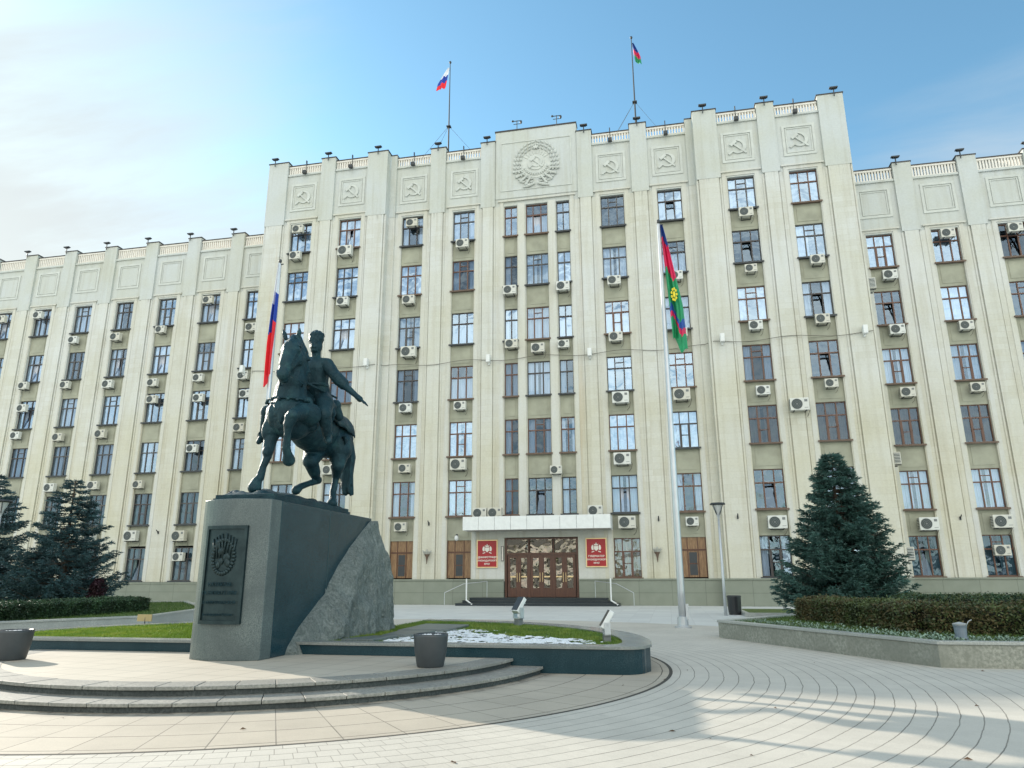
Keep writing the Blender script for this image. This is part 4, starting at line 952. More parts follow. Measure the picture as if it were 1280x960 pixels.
def fill(x, hw, y, rows, sec, ci):
    strip(x, hw, y, [r for r in rows if r+1 in rows])
    for r in rows:
        up = r >= 4
        kind = rnd.choice(['plain', 'vent', 'vent', 'open', 'screen']) if hw > .6 else 'plain'
        fm = rnd.choice(['frame_dark', 'frame_grey', 'frame_dark', 'frame_red']) if up else rnd.choice(['frame_red', 'frame_red', 'frame_dark'])
        if sec == 'WL': fm = rnd.choice(['frame_dark', 'frame_grey', 'frame_grey'])
        if sec == 'WR': fm = 'frame_red'
        gm = rnd.choice(['glass', 'glass', 'glass_bright', 'glass_bright', 'glass_dark'])
        cur = rnd.choice(['full', 'sides', 'sides', 'wide', 'lower', None, 'left'])
        cm = rnd.choice(['curtain_white', 'curtain_white', 'curtain_white', 'curtain_blue'])
        if r == 2 and sec in ('R', 'WR') and not (sec == 'R' and ci == 0): gm, cur, cm, kind, fm = 'glass_dark', rnd.choice(['full', 'wide']), 'curtain_brown', 'screen', 'frame_red'
        if r == 1 and sec in ('WR',): gm, cur, cm, kind = 'glass', 'wide', 'curtain_white', 'vent'
        if r <= 1 and sec == 'WL': gm, cur, cm = 'glass_dark', 'wide', 'curtain_teal'
        if r == 0 and sec == 'WR': gm, cur, cm = 'glass_dark', 'wide', 'curtain_teal'
        if sec in ('WL',) and up: gm = rnd.choice(['glass_bright', 'glass_bright', 'glass'])
        if r == 4 and sec == 'WR' and ci == 0: gm, cur = 'glass', None
        if sec == 'L' and up: gm = 'glass_bright'
        if sec == 'C' and ci == 1 and r == 0: kind, fm, gm, cur, cm = 'screen', 'frame_red', 'glass', 'full', 'curtain_gold'
        if sec in ('C',) and r == 2 and ci in (-2, 3, 1): gm = 'glass_bright'; cur = 'full'; cm = 'curtain_white'
        nm = {'plain': 'window', 'vent': 'vented_window', 'open': 'tilted_window', 'screen': 'screened_window'}[kind] if hw > .6 else 'narrow_window'
        if (sec, ci, r) in (('C', -2, 0), ('C', -1, 0), ('C', 3, 0)): boarded(x, hw, y, SILL[r]); continue
        window(x, hw, y, SILL[r]-(.12 if (sec == 'WL' and r == 0) else 0), kind, fm, gm, cur, cm, nm)
for s, ci in ((-1, 0), (1, 1)): fill(XB+s*1.84, TW, YI, list(range(1, 7)), 'C', 9)
fill(XB, .77, YI, list(range(1, 7)), 'C', 5)
for o, ci in ((-9.08, -2), (-5.25, -1), (5.25, 1), (9.08, 3)): fill(XB+o, .80, YI, list(range(7)), 'C', ci)
for i, o in enumerate((13.65, 17.5)): fill(XB-o, .845, YO, list(range(7)), 'L', i); fill(XB+o, .845, YO, list(range(7)), 'R', i+1)
for k in range(8): fill(XB-(22.38+3.865*k), .80, YW, list(range(6)), 'WL', k)
strip(XB-(22.38+3.865*8), .80, YW, list(range(5)))
for k in range(3): fill(XB+(22.25+3.88*k), .80, YW, list(range(6)), 'WR', k)
strip(XB+(22.25+3.88*3), .80, YW, list(range(5)))
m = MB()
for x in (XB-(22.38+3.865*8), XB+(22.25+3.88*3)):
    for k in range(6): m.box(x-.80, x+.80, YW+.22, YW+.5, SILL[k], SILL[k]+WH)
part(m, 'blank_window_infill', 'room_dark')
# ---- entrance: door screen, canopy, steps, side pillars
m = MB(); m.box(XB-3.9, XB-2.32, YI-.02, YI+.3, 1.40, 4.6); m.box(XB+2.32, XB+3.9, YI-.02, YI+.3, 1.40, 4.6); m.box(XB-2.32, XB+2.32, YI-.06, YI+.3, 4.02, 4.6); part(m, 'entrance_wall', 'trim')
dr = empty('entrance_door'); dr.parent = BLD; dr.location = (0, 0, 0)
DX0, DX1, DZ0, DZ1 = XB-2.28, XB+2.28, .45, 3.98; yd = YI+.05
m = MB(); tz = 3.02
m.box(DX0, DX0+.12, yd, yd+.14, DZ0, DZ1); m.box(DX1-.12, DX1, yd, yd+.14, DZ0, DZ1); m.box(DX0+.12, DX1-.12, yd, yd+.14, DZ1-.08, DZ1); m.box(DX0+.12, DX1-.12, yd-.01, yd+.13, tz-.07, tz+.07)
for k in (1, 2): xx = DX0+(DX1-DX0)*k/3; m.box(xx-.075, xx+.075, yd-.005, yd+.135, DZ0, tz-.07); m.box(xx-.03, xx+.03, yd-.005, yd+.135, tz+.07, DZ1-.08)
part(m, 'door_frame', 'door_wood', dr)
for k in range(6):
    x0 = DX0+.14+(DX1-DX0-.28)*k/6+(.03 if k % 2 == 0 else -.0); x1 = DX0+.14+(DX1-DX0-.28)*(k+1)/6-(.03 if k % 2 else 0)
    m = MB(); z0, z1 = DZ0+.02, tz-.08
    m.box(x0, x0+.16, yd+.03, yd+.09, z0, z1); m.box(x1-.16, x1, yd+.03, yd+.09, z0, z1); m.box(x0+.16, x1-.16, yd+.03, yd+.09, z0, z0+.52); m.box(x0+.16, x1-.16, yd+.03, yd+.09, z1-.16, z1)
    lf = part(m, 'door_leaf', 'door_wood', dr)
    m = MB(); m.add([(x0+.155, yd+.06, z0+.5), (x1-.155, yd+.06, z0+.5), (x1-.155, yd+.06, z1-.15), (x0+.155, yd+.06, z1-.15)], [(0, 1, 2, 3)]); part(m, 'pane', 'door_glass', lf)
    m = MB(); hx = x1-.08 if k % 2 == 0 else x0+.08; m.tube([(hx, yd-.02, 1.35), (hx, yd-.03, 1.9)], .018, 6); m.box(x0+.16, x1-.16, yd+.045, yd+.055, 1.62, 1.70); part(m, 'handle', 'gold', lf)
for k in range(3):
    x0 = DX0+(DX1-DX0)*k/3+.08; x1 = DX0+(DX1-DX0)*(k+1)/3-.08; m = MB(); m.add([(x0, yd+.06, tz+.06), (x1, yd+.06, tz+.06), (x1, yd+.06, DZ1-.07), (x0, yd+.06, DZ1-.07)], [(0, 1, 2, 3)]); part(m, 'transom_pane', 'door_glass', dr)
m = MB(); CX0, CX1 = XB-4.46, XB+4.46
m.box(CX0+.05, CX1-.05, 43.06, YI-.2, 4.40, 4.47)
cn = part(m, 'canopy', 'concrete_light')
m = MB(); n = 9; stp = (CX1-CX0)/n
for k in range(n): m.box(CX0+stp*k+.008, CX0+stp*(k+1)-.008, 43.0, 43.06, 4.38, 5.18)
for s in (0, 1): xx = CX0 if s == 0 else CX1-.06; m.box(xx, xx+.06, 43.065, YI-.2, 4.38, 5.18)
part(m, 'canopy_fascia', 'white_metal', cn, bevel=.006)
m = MB(); m.box(CX0+.07, CX1-.07, 43.07, YI-.2, 5.0, 5.08); part(m, 'canopy_roof', 'roofing', cn)
m = MB()
for s in (-1, 1): m = MB(); m.tube([(XB+s*4.3, 43.5, .3), (XB+s*4.3, 43.5, 1.55)], .045, 8); m.tube([(XB+s*4.3, 43.5, .32), (XB+s*4.3+.4, 43.35, .08)], .045, 8); part(m, 'downpipe', 'white_metal', cn)
m = MB()
for k, (z, dy, dx) in enumerate(((.0, 0, 0), (.15, .35, .35), (.30, .7, .7))): m.box(XB-4.95+dx, XB+4.75-dx, 43.35+dy, YI-.17, z, z+.15)
part(m, 'entrance_steps', 'granite_black', bevel=.01)
m = MB()
for k, (z, dy, dx) in enumerate(((.0, 0, 0), (.15, .35, .35), (.30, .7, .7))): m.box(XB-4.97+dx, XB+4.77-dx, 43.33+dy, 43.40+dy, z+.128, z+.155)
part(m, 'step_nosing', 'granite_riser')
for s in (-1, 1):
    m = MB(); x = XB+s*4.3; s_x = -s
    m.tube([(x-1.3*s_x, 43.3, .75), (x-.3*s_x, 43.9, 1.25), (x+1.0*s_x, 44.6, 1.40)], .020, 6); m.tube([(x-1.3*s_x, 43.3, .75), (x-1.3*s_x, 43.3, .02)], .018, 6); m.tube([(x+1.0*s_x, 44.6, .45), (x+1.0*s_x, 44.6, 1.4)], .018, 6)
    part(m, 'handrail', 'pole_grey')
# red boards with golden frame, emblem and lettering
def board(x0, x1, z0, z1, lines, label):
    root = empty('sign_board', ((x0+x1)/2, YI-.06, (z0+z1)/2)); tag(root, label, 'sign', 'red boards beside the entrance')
    w_, h = (x1-x0)/2, (z1-z0)/2; MB().box(-w_+.06, w_-.06, -.05, .04, -h+.06, h-.06).build('panel', 'board_red', root)
    m = MB(); m.box(-w_, -w_+.06, -.07, .04, -h, h); m.box(w_-.06, w_, -.07, .04, -h, h); m.box(-w_+.06, w_-.06, -.07, .04, -h, -h+.06); m.box(-w_+.06, w_-.06, -.07, .04, h-.06, h); m.build('frame', 'gold', root)
    m = MB(); yy = -.053     # crest: shield, crown and supporters
    m.plate([(-.13, .38), (-.13, .20), (0, .08), (.13, .20), (.13, .38)], yy-.02, yy)
    m.plate([(-.10, .41), (-.14, .52), (-.05, .47), (0, .60), (.05, .47), (.14, .52), (.10, .41)], yy-.02, yy)
    for s in (-1, 1):
        m.plate([(s*.16, .16), (s*.16, .40), (s*.20, .46), (s*.27, .40), (s*.30, .27), (s*.26, .15)][::-s], yy-.015, yy)
        m.tube([(s*.12, yy, .08), (s*.28, yy, .02)], .03, 5)
    m.build('crest', 'letter', root)
    for t_, z, sz in lines: text(root, 'lettering', t_, sz, (0, -.056, z), (R(90), 0, 0), 'letter', .006, bold=.004)
board(-11.66, -10.33, 2.20, 3.90, (('АДМИНИСТРАЦИЯ', -.22, .145), ('КРАСНОДАРСКОГО', -.42, .135), ('КРАЯ', -.62, .135)), 'red board with white crest, left of the wooden doors')
board(-4.85, -3.58, 2.20, 3.92, (('ГУБЕРНАТОР', -.22, .15), ('КРАСНОДАРСКОГО', -.42, .130), ('КРАЯ', -.62, .135)), 'red board with white crest, right of the wooden doors')
# ------------------------------------------------------------------ air conditioners
def ac_proto():
    r = empty('air_conditioner'); m = MB(); m.box(-.44, .44, -.17, .17, -.31, .31); m.build('casing', 'ac_white', r, bevel=.025)
    m = MB(); n = 24
    m.plate([(-.13+.245*math.cos(2*math.pi*k/n), .245*math.sin(2*math.pi*k/n)) for k in range(n)], -.182, -.168)
    g_ = m.build('fan_grille', 'dark_grille', r)
    m = MB()
    for rr in (.25, .18, .11): m.tube([(-.13+rr*math.cos(2*math.pi*k/20), -.188, rr*math.sin(2*math.pi*k/20)) for k in range(21)], .009, 4)
    m.plate([(-.13+.045*math.cos(2*math.pi*k/10), .045*math.sin(2*math.pi*k/10)) for k in range(10)], -.196, -.178); m.box(.20, .38, -.176, -.168, -.2, -.18); m.box(.22, .36, -.178, -.168, .10, .22); m.build('guard', 'guard_grey', g_)
    m = MB().box(-.447, -.44, -.13, .15, -.26, .26); cp = m.build('coil_panel', 'dark_grille', r)
    m = MB()
    for q in range(7): m.box(-.455, -.447, -.13, .15, -.24+.075*q, -.215+.075*q)
    m.build('slats', 'ac_white', cp)
    m = MB()
    for s in (-1, 1): m.box(s*.28-.02, s*.28+.02, -.17, .42, -.35, -.312)
    m.box(-.26, .26, .36, .42, -.345, -.317); m.build('bracket', 'steel_dark', r)
    MB().tube([(.40, .1, -.1), (.5, .2, -.25), (.42, .3, -.50), (.30, .36, -.62)], .013, 5).build('hose', 'cable', r)
    return r
AC = [('O', -25.2, 24.21), ('O', -21.33, 24.2), ('O', -21.28, 20.34), ('O', -21.52, 8.5), ('O', 6.12, 24.12), ('O', 6.09, 20.24), ('O', 6.05, 16.47), ('O', 6.11, 12.36), ('O', 6.2, 4.61), ('O', 10.03, 20.46), ('O', 9.9, 16.59), ('O', 9.96, 12.58), ('O', 8.05, 11.37), ('I', -16.66, 20.32), ('I', -16.53, 16.51), ('I', -16.61, 12.58), ('I', -16.52, 8.53), ('I', -16.66, 4.77), ('I', -12.84, 24.2), ('I', -12.83, 12.55), ('I', -12.88, 8.67), ('I', -9.46, 20.41), ('I', -9.36, 16.58), ('I', -7.58, 16.18), ('I', -5.84, 20.38), ('I', -5.88, 16.33), ('I', -6.52, 8.1), ('I', -2.44, 20.48), ('I', -2.49, 16.58), ('I', -2.35, 12.53), ('I', -2.41, 8.66), ('I', -2.29, 4.81), ('I', 1.54, 20.45), ('I', 1.6, 16.55), ('I', 1.4, 12.53), ('I', 1.52, 4.79), ('W', 14.81, 20.13), ('W', 14.76, 16.46), ('W', 14.82, 12.43), ('W', 14.89, 4.54), ('W', 18.66, 16.43), ('W', 18.68, 12.52), ('W', 18.75, 4.61), ('W', -29.9, 20.0), ('W', -30.19, 16.23), ('W', -30.11, 12.27), ('W', -33.94, 16.27), ('W', -34.06, 4.57), ('W', -37.73, 20.4), ('W', -37.84, 16.12), ('W', -37.95, 8.34), ('W', -37.99, 4.63), ('W', -41.71, 20.09), ('W', -41.81, 16.23), ('W', -41.81, 12.3), ('W', -41.79, 8.39), ('W', -41.42, 4.56), ('W', -45.62, 20.11), ('W', -45.7, 16.39), ('W', -45.59, 12.21), ('W', -45.58, 8.32), ('W', -49.62, 16.55), ('W', -49.54, 12.51)]
ACW = [('O', -25.17, 26.32), ('I', -16.62, 26.22), ('W', 18.53, 22.64), ('W', 22.36, 22.62), ('W', 18.49, 3.01), ('W', -29.91, 14.8), ('W', -33.86, 22.55), ('W', -33.75, 14.7), ('W', -33.81, 10.87), ('W', -33.93, 3.12), ('W', -37.72, 14.79), ('W', -49.42, 22.53), ('W', -49.39, 14.7), ('W', -53.01, 22.46)]
BIG = {(6.2, 4.61), (-2.41, 8.66), (-2.29, 4.81), (-16.53, 16.51), (-12.88, 8.67), (14.89, 4.54), (18.75, 4.61), (-2.35, 12.53), (1.4, 12.53), (-21.33, 24.2), (-37.99, 4.63), (-34.06, 4.57)}
SMALL = {(1.52, 4.79), (-6.52, 8.1), (6.09, 20.24), (-5.88, 16.33), (9.96, 12.58)}
proto = ac_proto(); used = [False]
ORD = ['ground', 'second', 'third', 'fourth', 'fifth', 'sixth', 'seventh']; NUM = ['first', 'second', 'third', 'fourth', 'fifth', 'sixth', 'seventh', 'eighth', 'ninth']
def place_ac(x, y, z, label, sc=1., rz=0, group='air conditioners hung on the facade'):
    o = proto if not used[0] else copy_tree(proto); used[0] = True
    o.location = (x, y, z); o.rotation_euler.z = rz; o.scale = (sc, sc, sc); tag(o, label, 'air conditioner', group); return o
def colname(x):
    d = x-XB; s = 'right' if d > 0 else 'left'; a_ = abs(d)
    if a_ < .6: return 'middle column above the entrance'
    if a_ < 2.5: return 'narrow column above the entrance, %s side' % s
    if a_ < 20.4: return '%s column %s of the entrance bay' % (NUM[min(range(4), key=lambda i: abs((5.25, 9.08, 13.65, 17.5)[i]-a_))], s)
    return '%s column of the %s wing' % (NUM[int(round((a_-22.3)/3.87))], s)
YP = {'O': YO, 'I': YI, 'W': YW}
for k, x, z in AC:
    big = (x, z) in BIG; small = (x, z) in SMALL; sc = 1.18 if big else (.84 if small else .96+.05*math.sin(x*7+z*3))
    row = max([i for i, s_ in enumerate(SILL) if s_-.15 > z], default=6) if False else min([i for i, s_ in enumerate(SILL) if s_ > z], default=6)
    adj = 'large ' if big else ('small ' if small else '')
    lab = '%swhite air conditioner under %s-floor window, %s' % (adj, ORD[row], colname(x))
    yy = YP[k]-.33
    if (x, z) == (8.05, 11.37): lab = 'large white air conditioner on the stone pier between two window columns, right block'; sc = 1.2; yy -= .1
    if (x, z) == (-6.52, 8.1): lab = 'small white air conditioner on the narrow pier above the canopy'; yy -= .08
    place_ac(x, yy, z, lab, sc)
for k, x, z in ACW:
    row = max(i for i, s_ in enumerate(SILL) if s_ < z)
    place_ac(x, YP[k]-.30, z, 'air conditioner hung over %s-floor window, %s' % (ORD[row], colname(x)), .95)
for i, (z, w_) in enumerate(((19.05, 'highest'), (8.19, 'middle'), (2.84, 'lowest'))):
    place_ac(XB+20.45+.42, 45.5, z, '%s of three air conditioners on the side of the tall block by the right wing' % w_, 1.15, R(90))
for x, l_ in ((-11.15, 'leftmost air conditioner standing on the entrance canopy'), (-10.2, 'second air conditioner from the left on the entrance canopy'), (-4.07, 'lone air conditioner on the right end of the entrance canopy')):
    place_ac(x, 43.6, 5.44, l_, 1.0)
# ------------------------------------------------------------------ white spotlights on the piers with their cable
def prototype_copy(make):
    st = {'p': None}
    def f():
        if st['p'] is None: st['p'] = make(); return st['p']
        return copy_tree(st['p'])
    return f
def mk_spot():
    r = empty('facade_spotlight'); MB().box(-.13, .13, -.20, .12, -.26, .26).build('housing', 'white_metal', r, bevel=.02); MB().box(-.05, .05, .12, .30, -.38, -.2).build('bracket', 'white_metal', r); return r
sp_ = prototype_copy(mk_spot)
for i, (x, z, l_) in enumerate(((-29.08+.55, 15.82, 'behind the left flag'), (-19.26, 15.72, 'beside the rider'), (-10.91, 15.63, 'left of the middle window bay'), (-4.19, 15.61, 'right of the middle window bay'), (4.02, 15.78, 'on the wide pier right of the right flag'), (12.16, 15.71, 'at the right edge of the tall block'))):
    o = sp_(); y = YO-.42 if i in (0, 1, 4, 5) else YI-.42; o.location = (x, y, z); tag(o, 'white box spotlight on the facade, '+l_, 'spotlight', 'spotlights strung along the facade')
m = MB(); P = [(XB-20.3, YO-.19, 15.6)]
for i in range(81):
    x = XB-20.3+40.6*i/80; y = (YO if abs(x-XB) > 10.85 else YI)-.19; P.append((x, y, 15.62+.10*math.cos(i*.62)))
m.tube(P, .018, 5); tag(m.build('facade_cable', 'cable'), 'dark cable strung across the tall block from spotlight to spotlight', 'cable')
# wall torches beside the entrance
def mk_sconce():
    r = empty('wall_lamp'); m = MB(); m.lathe([(.02, -.55), (.05, -.3), (.09, -.12), (.16, 0), (.18, .04)], n=10); m.build('bowl', 'sill_brown', r)
    m = MB()
    for k in range(9): a_ = 2*math.pi*k/9; m.tube([(.06*math.cos(a_), .06*math.sin(a_), 0), (.20*math.cos(a_), .20*math.sin(a_), .18), (.30*math.cos(a_), .30*math.sin(a_), .22+.1*(k % 2))], [.05, .045, .01], 5)
    m.ell((0, 0, .16), (.09, .09, .2), 8, 6); m.build('metal_leaves', 'concrete_light', r); return r
sc_ = prototype_copy(mk_sconce)
for x, l_ in ((-14.82, 'left'), (-.60, 'right')):
    o = sc_(); o.location = (x, YI-.40, 3.0); tag(o, 'leafy wall lamp on the pier %s of the entrance' % l_, 'wall lamp', 'leafy lamps on the ground-floor piers')
r = empty('globe_lamp', (-12.95, YI-.25, 4.02)); tag(r, 'small white globe lamp above the boarded window left of the entrance', 'lamp')
MB().ell((0, 0, 0), (.14, .14, .17), 12, 8).build('globe', 'white_metal', r, smooth=True); MB().box(-.05, .05, 0, .2, .15, .25).build('bracket', 'steel_dark', r)
r = empty('notice_frame', (-10.02, YI-.09, 3.05)); tag(r, 'narrow dark frame on the wall between red board and doors', 'frame')
MB().box(-.07, -.045, -.03, .03, -.45, .45).box(.045, .07, -.03, .03, -.45, .45).box(-.045, .045, -.03, .03, .42, .45).box(-.045, .045, -.03, .03, -.45, -.42).build('frame', 'black_plastic', r); MB().box(-.045, .045, -.01, .03, -.42, .42).build('card', 'letter', r)
# small dark flag sockets on piers
def mk_sock():
    r = empty('flag_holder'); MB().tube([(0, .18, -.1), (0, -.05, .12)], .035, 6).build('socket', 'steel_dark', r); MB().box(-.04, .04, .14, .2, -.16, .04).build('plate', 'steel_dark', r); return r
fh = prototype_copy(mk_sock)
for i, (o_, z, y) in enumerate(((-44.0, 4.9, YW), (-36.0, 4.9, YW), (-28.3, 4.9, YW), (-11.7, 5.0, YO), (-7.2, 5.0, YI), (7.2, 5.0, YI), (11.7, 5.0, YO), (28.2, 4.9, YW), (24.3, 4.9, YW))):
    o = fh(); o.location = (XB+o_, y-.34, z)
    pos = ('second pier from the left in the left wing', 'third pier from the left in the left wing', 'pier of the left wing nearest the pedestal', 'wide pier left of the entrance', 'first pier left of the canopy', 'first pier right of the canopy', 'wide pier behind the right lamp post', 'rightmost pier of the right wing', 'first pier of the right wing')[i]
    tag(o, 'small dark metal flag holder on the '+pos, 'flag holder', 'flag holders on the ground-floor piers')
# ------------------------------------------------------------------ roof floodlights on pilaster heads
def mk_fl():
    r = empty('roof_floodlight'); MB().tube([(0, 0, -.25), (0, 0, .42)], .045, 6).build('mast', 'steel_dark', r)
    m = MB(); m.box(-.30, .30, -.14, .12, .42, .50); m.box(-.20, .20, -.2, .1, .36, .42); m.tube([(-.3, 0, .46), (.3, 0, .46)], .03, 5); m.build('lamp_head', 'steel_dark', r); return r
fl_ = prototype_copy(mk_fl)
for s in (-1, 1):
    sd_ = 'left' if s < 0 else 'right'
    for i, (o_, y, z) in enumerate(((3.5, YI, 32.18), (7.2, YI, 32.2), (11.6, YO, 32.1), (15.55, YO, 32.1), (19.9, YO, 32.15))):
        o = fl_(); o.location = (XB+s*o_-.0, y-.10-.2, z-.12); o.scale = (.85,)*3; tag(o, 'dark T-shaped floodlight on the %s roof pilaster %s of the big emblem' % (NUM[i], sd_), 'floodlight', 'floodlights on the roof edge')
    for k in range(8 if s < 0 else 3):
        o = fl_(); o.location = (XB+s*((22.38 if s < 0 else 22.25)+3.87*k+1.93)-.35, YW-.3, 28.05); o.scale = (.85,)*3; tag(o, 'dark T-shaped floodlight on the %s roof pilaster of the %s wing' % (NUM[k], sd_), 'floodlight', 'floodlights on the roof edge')
def mk_ant():
    r = empty('roof_antenna'); MB().tube([(0, 0, 0), (0, 0, 1.15)], .03, 5).build('mast', 'steel_dark', r)
    m = MB(); m.tube([(-.35, 0, 1.1), (.25, 0, 1.1)], .03, 5); m.tube([(-.25, 0, .85), (.3, 0, .85)], .025, 5); m.ell((.3, 0, .98), (.09, .07, .16), 8, 5); m.ell((-.3, 0, 1.12), (.1, .07, .08), 8, 5); m.build('fittings', 'steel_dark', r); return r
an_ = prototype_copy(mk_ant)
for x, l_ in ((XB-1.35, 'left'), (XB+1.55, 'right')):
    o = an_(); o.location = (x, YI-.0, 32.6); tag(o, 'small dark antenna mast above the big emblem, %s of the pair' % l_, 'antenna', 'antennas above the emblem')
# small spotlights clamped to the balustrades
def mk_cl():
    r = empty('parapet_spotlight'); MB().tube([(0, .1, .2), (0, .1, 1.15)], .022, 5).box(-.03, .03, .04, .16, 1.1, 1.35).build('clamp', 'steel_dark', r); MB().box(-.14, .14, -.25, .0, .15, .38).build('lamp_head', 'steel_dark', r); return r
cl_ = prototype_copy(mk_cl)
for s in (-1, 1):
    for i, (o_, y) in enumerate(((5.3, YI), (9.1, YI), (13.7, YO), (17.4, YO))):
        o = cl_(); o.location = (XB+s*o_, y-.2, 30.75); tag(o, 'small dark spotlight clamped to the %s balustrade %s of the big emblem' % (NUM[i], 'left' if s < 0 else 'right'), 'spotlight', 'spotlights clamped to the balustrades')
# ------------------------------------------------------------------ flags
def flag_mesh(L_, drop, w_, bands, seed, n=26, mrows=44, lean=0.0, sl_=.16):
    """limp flag hanging down beside the pole: u across the hanging folds, v down; colour bands run diagonally with the cloth"""
    m = MB(); rn = random.Random(seed); vs = []; fs = []
    for j in range(mrows+1):
        v = j/mrows
        for i in range(n+1):
            u = i/n; wd = w_*(.16+.84*min(1, v*1.5)**.9)*(1-.35*max(0, v-.85)/.15*(1-u))
            x = .05+u*wd+lean*v; y = .10*math.sin(u*9+v*2.2+seed)*(.3+v)+.05*math.sin(u*17+v*4); z = -v*drop*(.90+.10*u+.04*math.sin(u*8+seed))
            vs.append((x, y, z))
    k0 = len(m.v); m.v += vs
    for j in range(mrows):
        for i in range(n):
            u = (i+.5)/n; v = (j+.5)/mrows; t = v-sl_*u+.02*math.sin(u*6)
            mi = 0
            for q, th in enumerate(bands):
                if t > th: mi = q
            m.f.append((j*(n+1)+i, (j+1)*(n+1)+i, (j+1)*(n+1)+i+1, j*(n+1)+i+1)); m.mi.append(mi)
    return m
plain('f_white', (.78, .79, .84), .7, var=.04); plain('f_blue', (.015, .05, .36), .7, var=.1); plain('f_red', (.80, .02, .03), .7, var=.08)
def flagpole(x, y, h, label, glabel, bands, mats, seed, drop, w_, top, lean, flip=1, r0=.12, r1=.06, emblem=False):
    root = empty('flagpole', (x, y, 0)); tag(root, label, 'flagpole')
    m = MB(); m.lathe([(r0*1.0, .0), (r0, 1.2), (r0*.95, 3), (r1, h-.1), (r1*.3, h)], n=16); m.build('pole', 'pole_grey', root, smooth=True)
    m = MB(); m.lathe([(r0*2.2, 0), (r0*2.2, .06), (r0*1.5, .08), (r0*1.4, .35), (r0*1.1, .36)], n=16); m.box(r0*.9, r0*.9+.10, -.09, .07, .25, .75); m.build('base', 'pole_grey', root)
    m = MB(); m.ell((0, 0, h+.05), (.07, .07, .09), 10, 7); m.tube([(-.03, 0, h-.12), (.16, 0, h-.10)], .025, 6); m.build('finial', 'steel_dark', root)
    f = flag_mesh(0, drop, w_, bands, seed, lean=lean, sl_=.05)
    if flip < 0: f.v = [(-a_, b_, c_) for a_, b_, c_ in f.v]; f.f = [tuple(reversed(q)) for q in f.f]
    fo = f.build('flag', mats, None, smooth=True, loc=(x+(.12 if flip < 0 else 0), y-.10 if flip < 0 else y, top)); tag(fo, glabel, 'flag')
    if emblem:
        m = MB()
        for k in range(9): a_ = 2*math.pi*k/9; m.ell((.40+.09*math.cos(a_), -.17, -2.9-.22*math.sin(a_)), (.035, .02, .06), 6, 4)
        m.ell((.40, -.17, -2.9), (.045, .02, .13), 6, 5); m.build('crest', 'flag_yellow', fo)
    return root
flagpole(.36, 25.46, 14.55, 'tall grey flagpole right of the entrance axis', 'limp blue, crimson and green flag with yellow crest', [0, .12, .40, .72, .78, .83], ['kuban_blue', 'kuban_red', 'kuban_green', 'kuban_blue', 'kuban_red', 'kuban_green'], 3, 5.1, .50, 14.45, .22, 1, emblem=True)
flagpole(-15.26, 25.46, 14.45, 'tall grey flagpole behind the bronze horseman', 'limp white, blue and red flag behind the horseman', [0, .27, .52], ['f_white', 'f_blue', 'f_red'], 8, 5.3, .24, 14.35, .0, -1)
def roofpole(x, top, mats, label, glabel, s, ws):
    root = empty('rooftop_flagpole', (x, 46.2, 30.9)); tag(root, label, 'flagpole', 'flagpoles on the roof')
    h = top-30.9; MB().tube([(0, 0, 0), (0, 0, h*.45), (0, 0, h)], [.07, .055, .03], 7).build('pole', 'steel_dark', root); MB().ell((0, 0, h), (.10, .10, .12), 8, 6).box(-.16, .16, -.16, .16, 3.9, 3.97).build('finial', 'steel_dark', root)
    m = MB()
    for a_ in (.6, 2.5, 4.4): m.tube([(0, 0, 4.0), (4.2*math.cos(a_), 3*math.sin(a_)+.8, .2)], .012, 4)
    m.build('guy_wire', 'cable', root)
    f = flag_mesh(0, 1.9, .75, [0, .33, .66], s, 14, 20, lean=.30)
    f.v = [(a_*ws, b_, c_) for a_, b_, c_ in f.v]
    fo = f.build('flag', mats, None, smooth=True, loc=(x, 46.2, top-.5)); tag(fo, glabel, 'flag')
roofpole(-14.5, 40.6, ['f_white', 'f_blue', 'f_red'], 'thin rooftop flagpole left of the big emblem', 'small white, blue and red flag above the roof', 5, -1)
roofpole(-.50, 40.4, ['kuban_blue', 'kuban_red', 'kuban_green'], 'thin rooftop flagpole right of the big emblem', 'small blue, red and green flag above the roof', 2, .6)
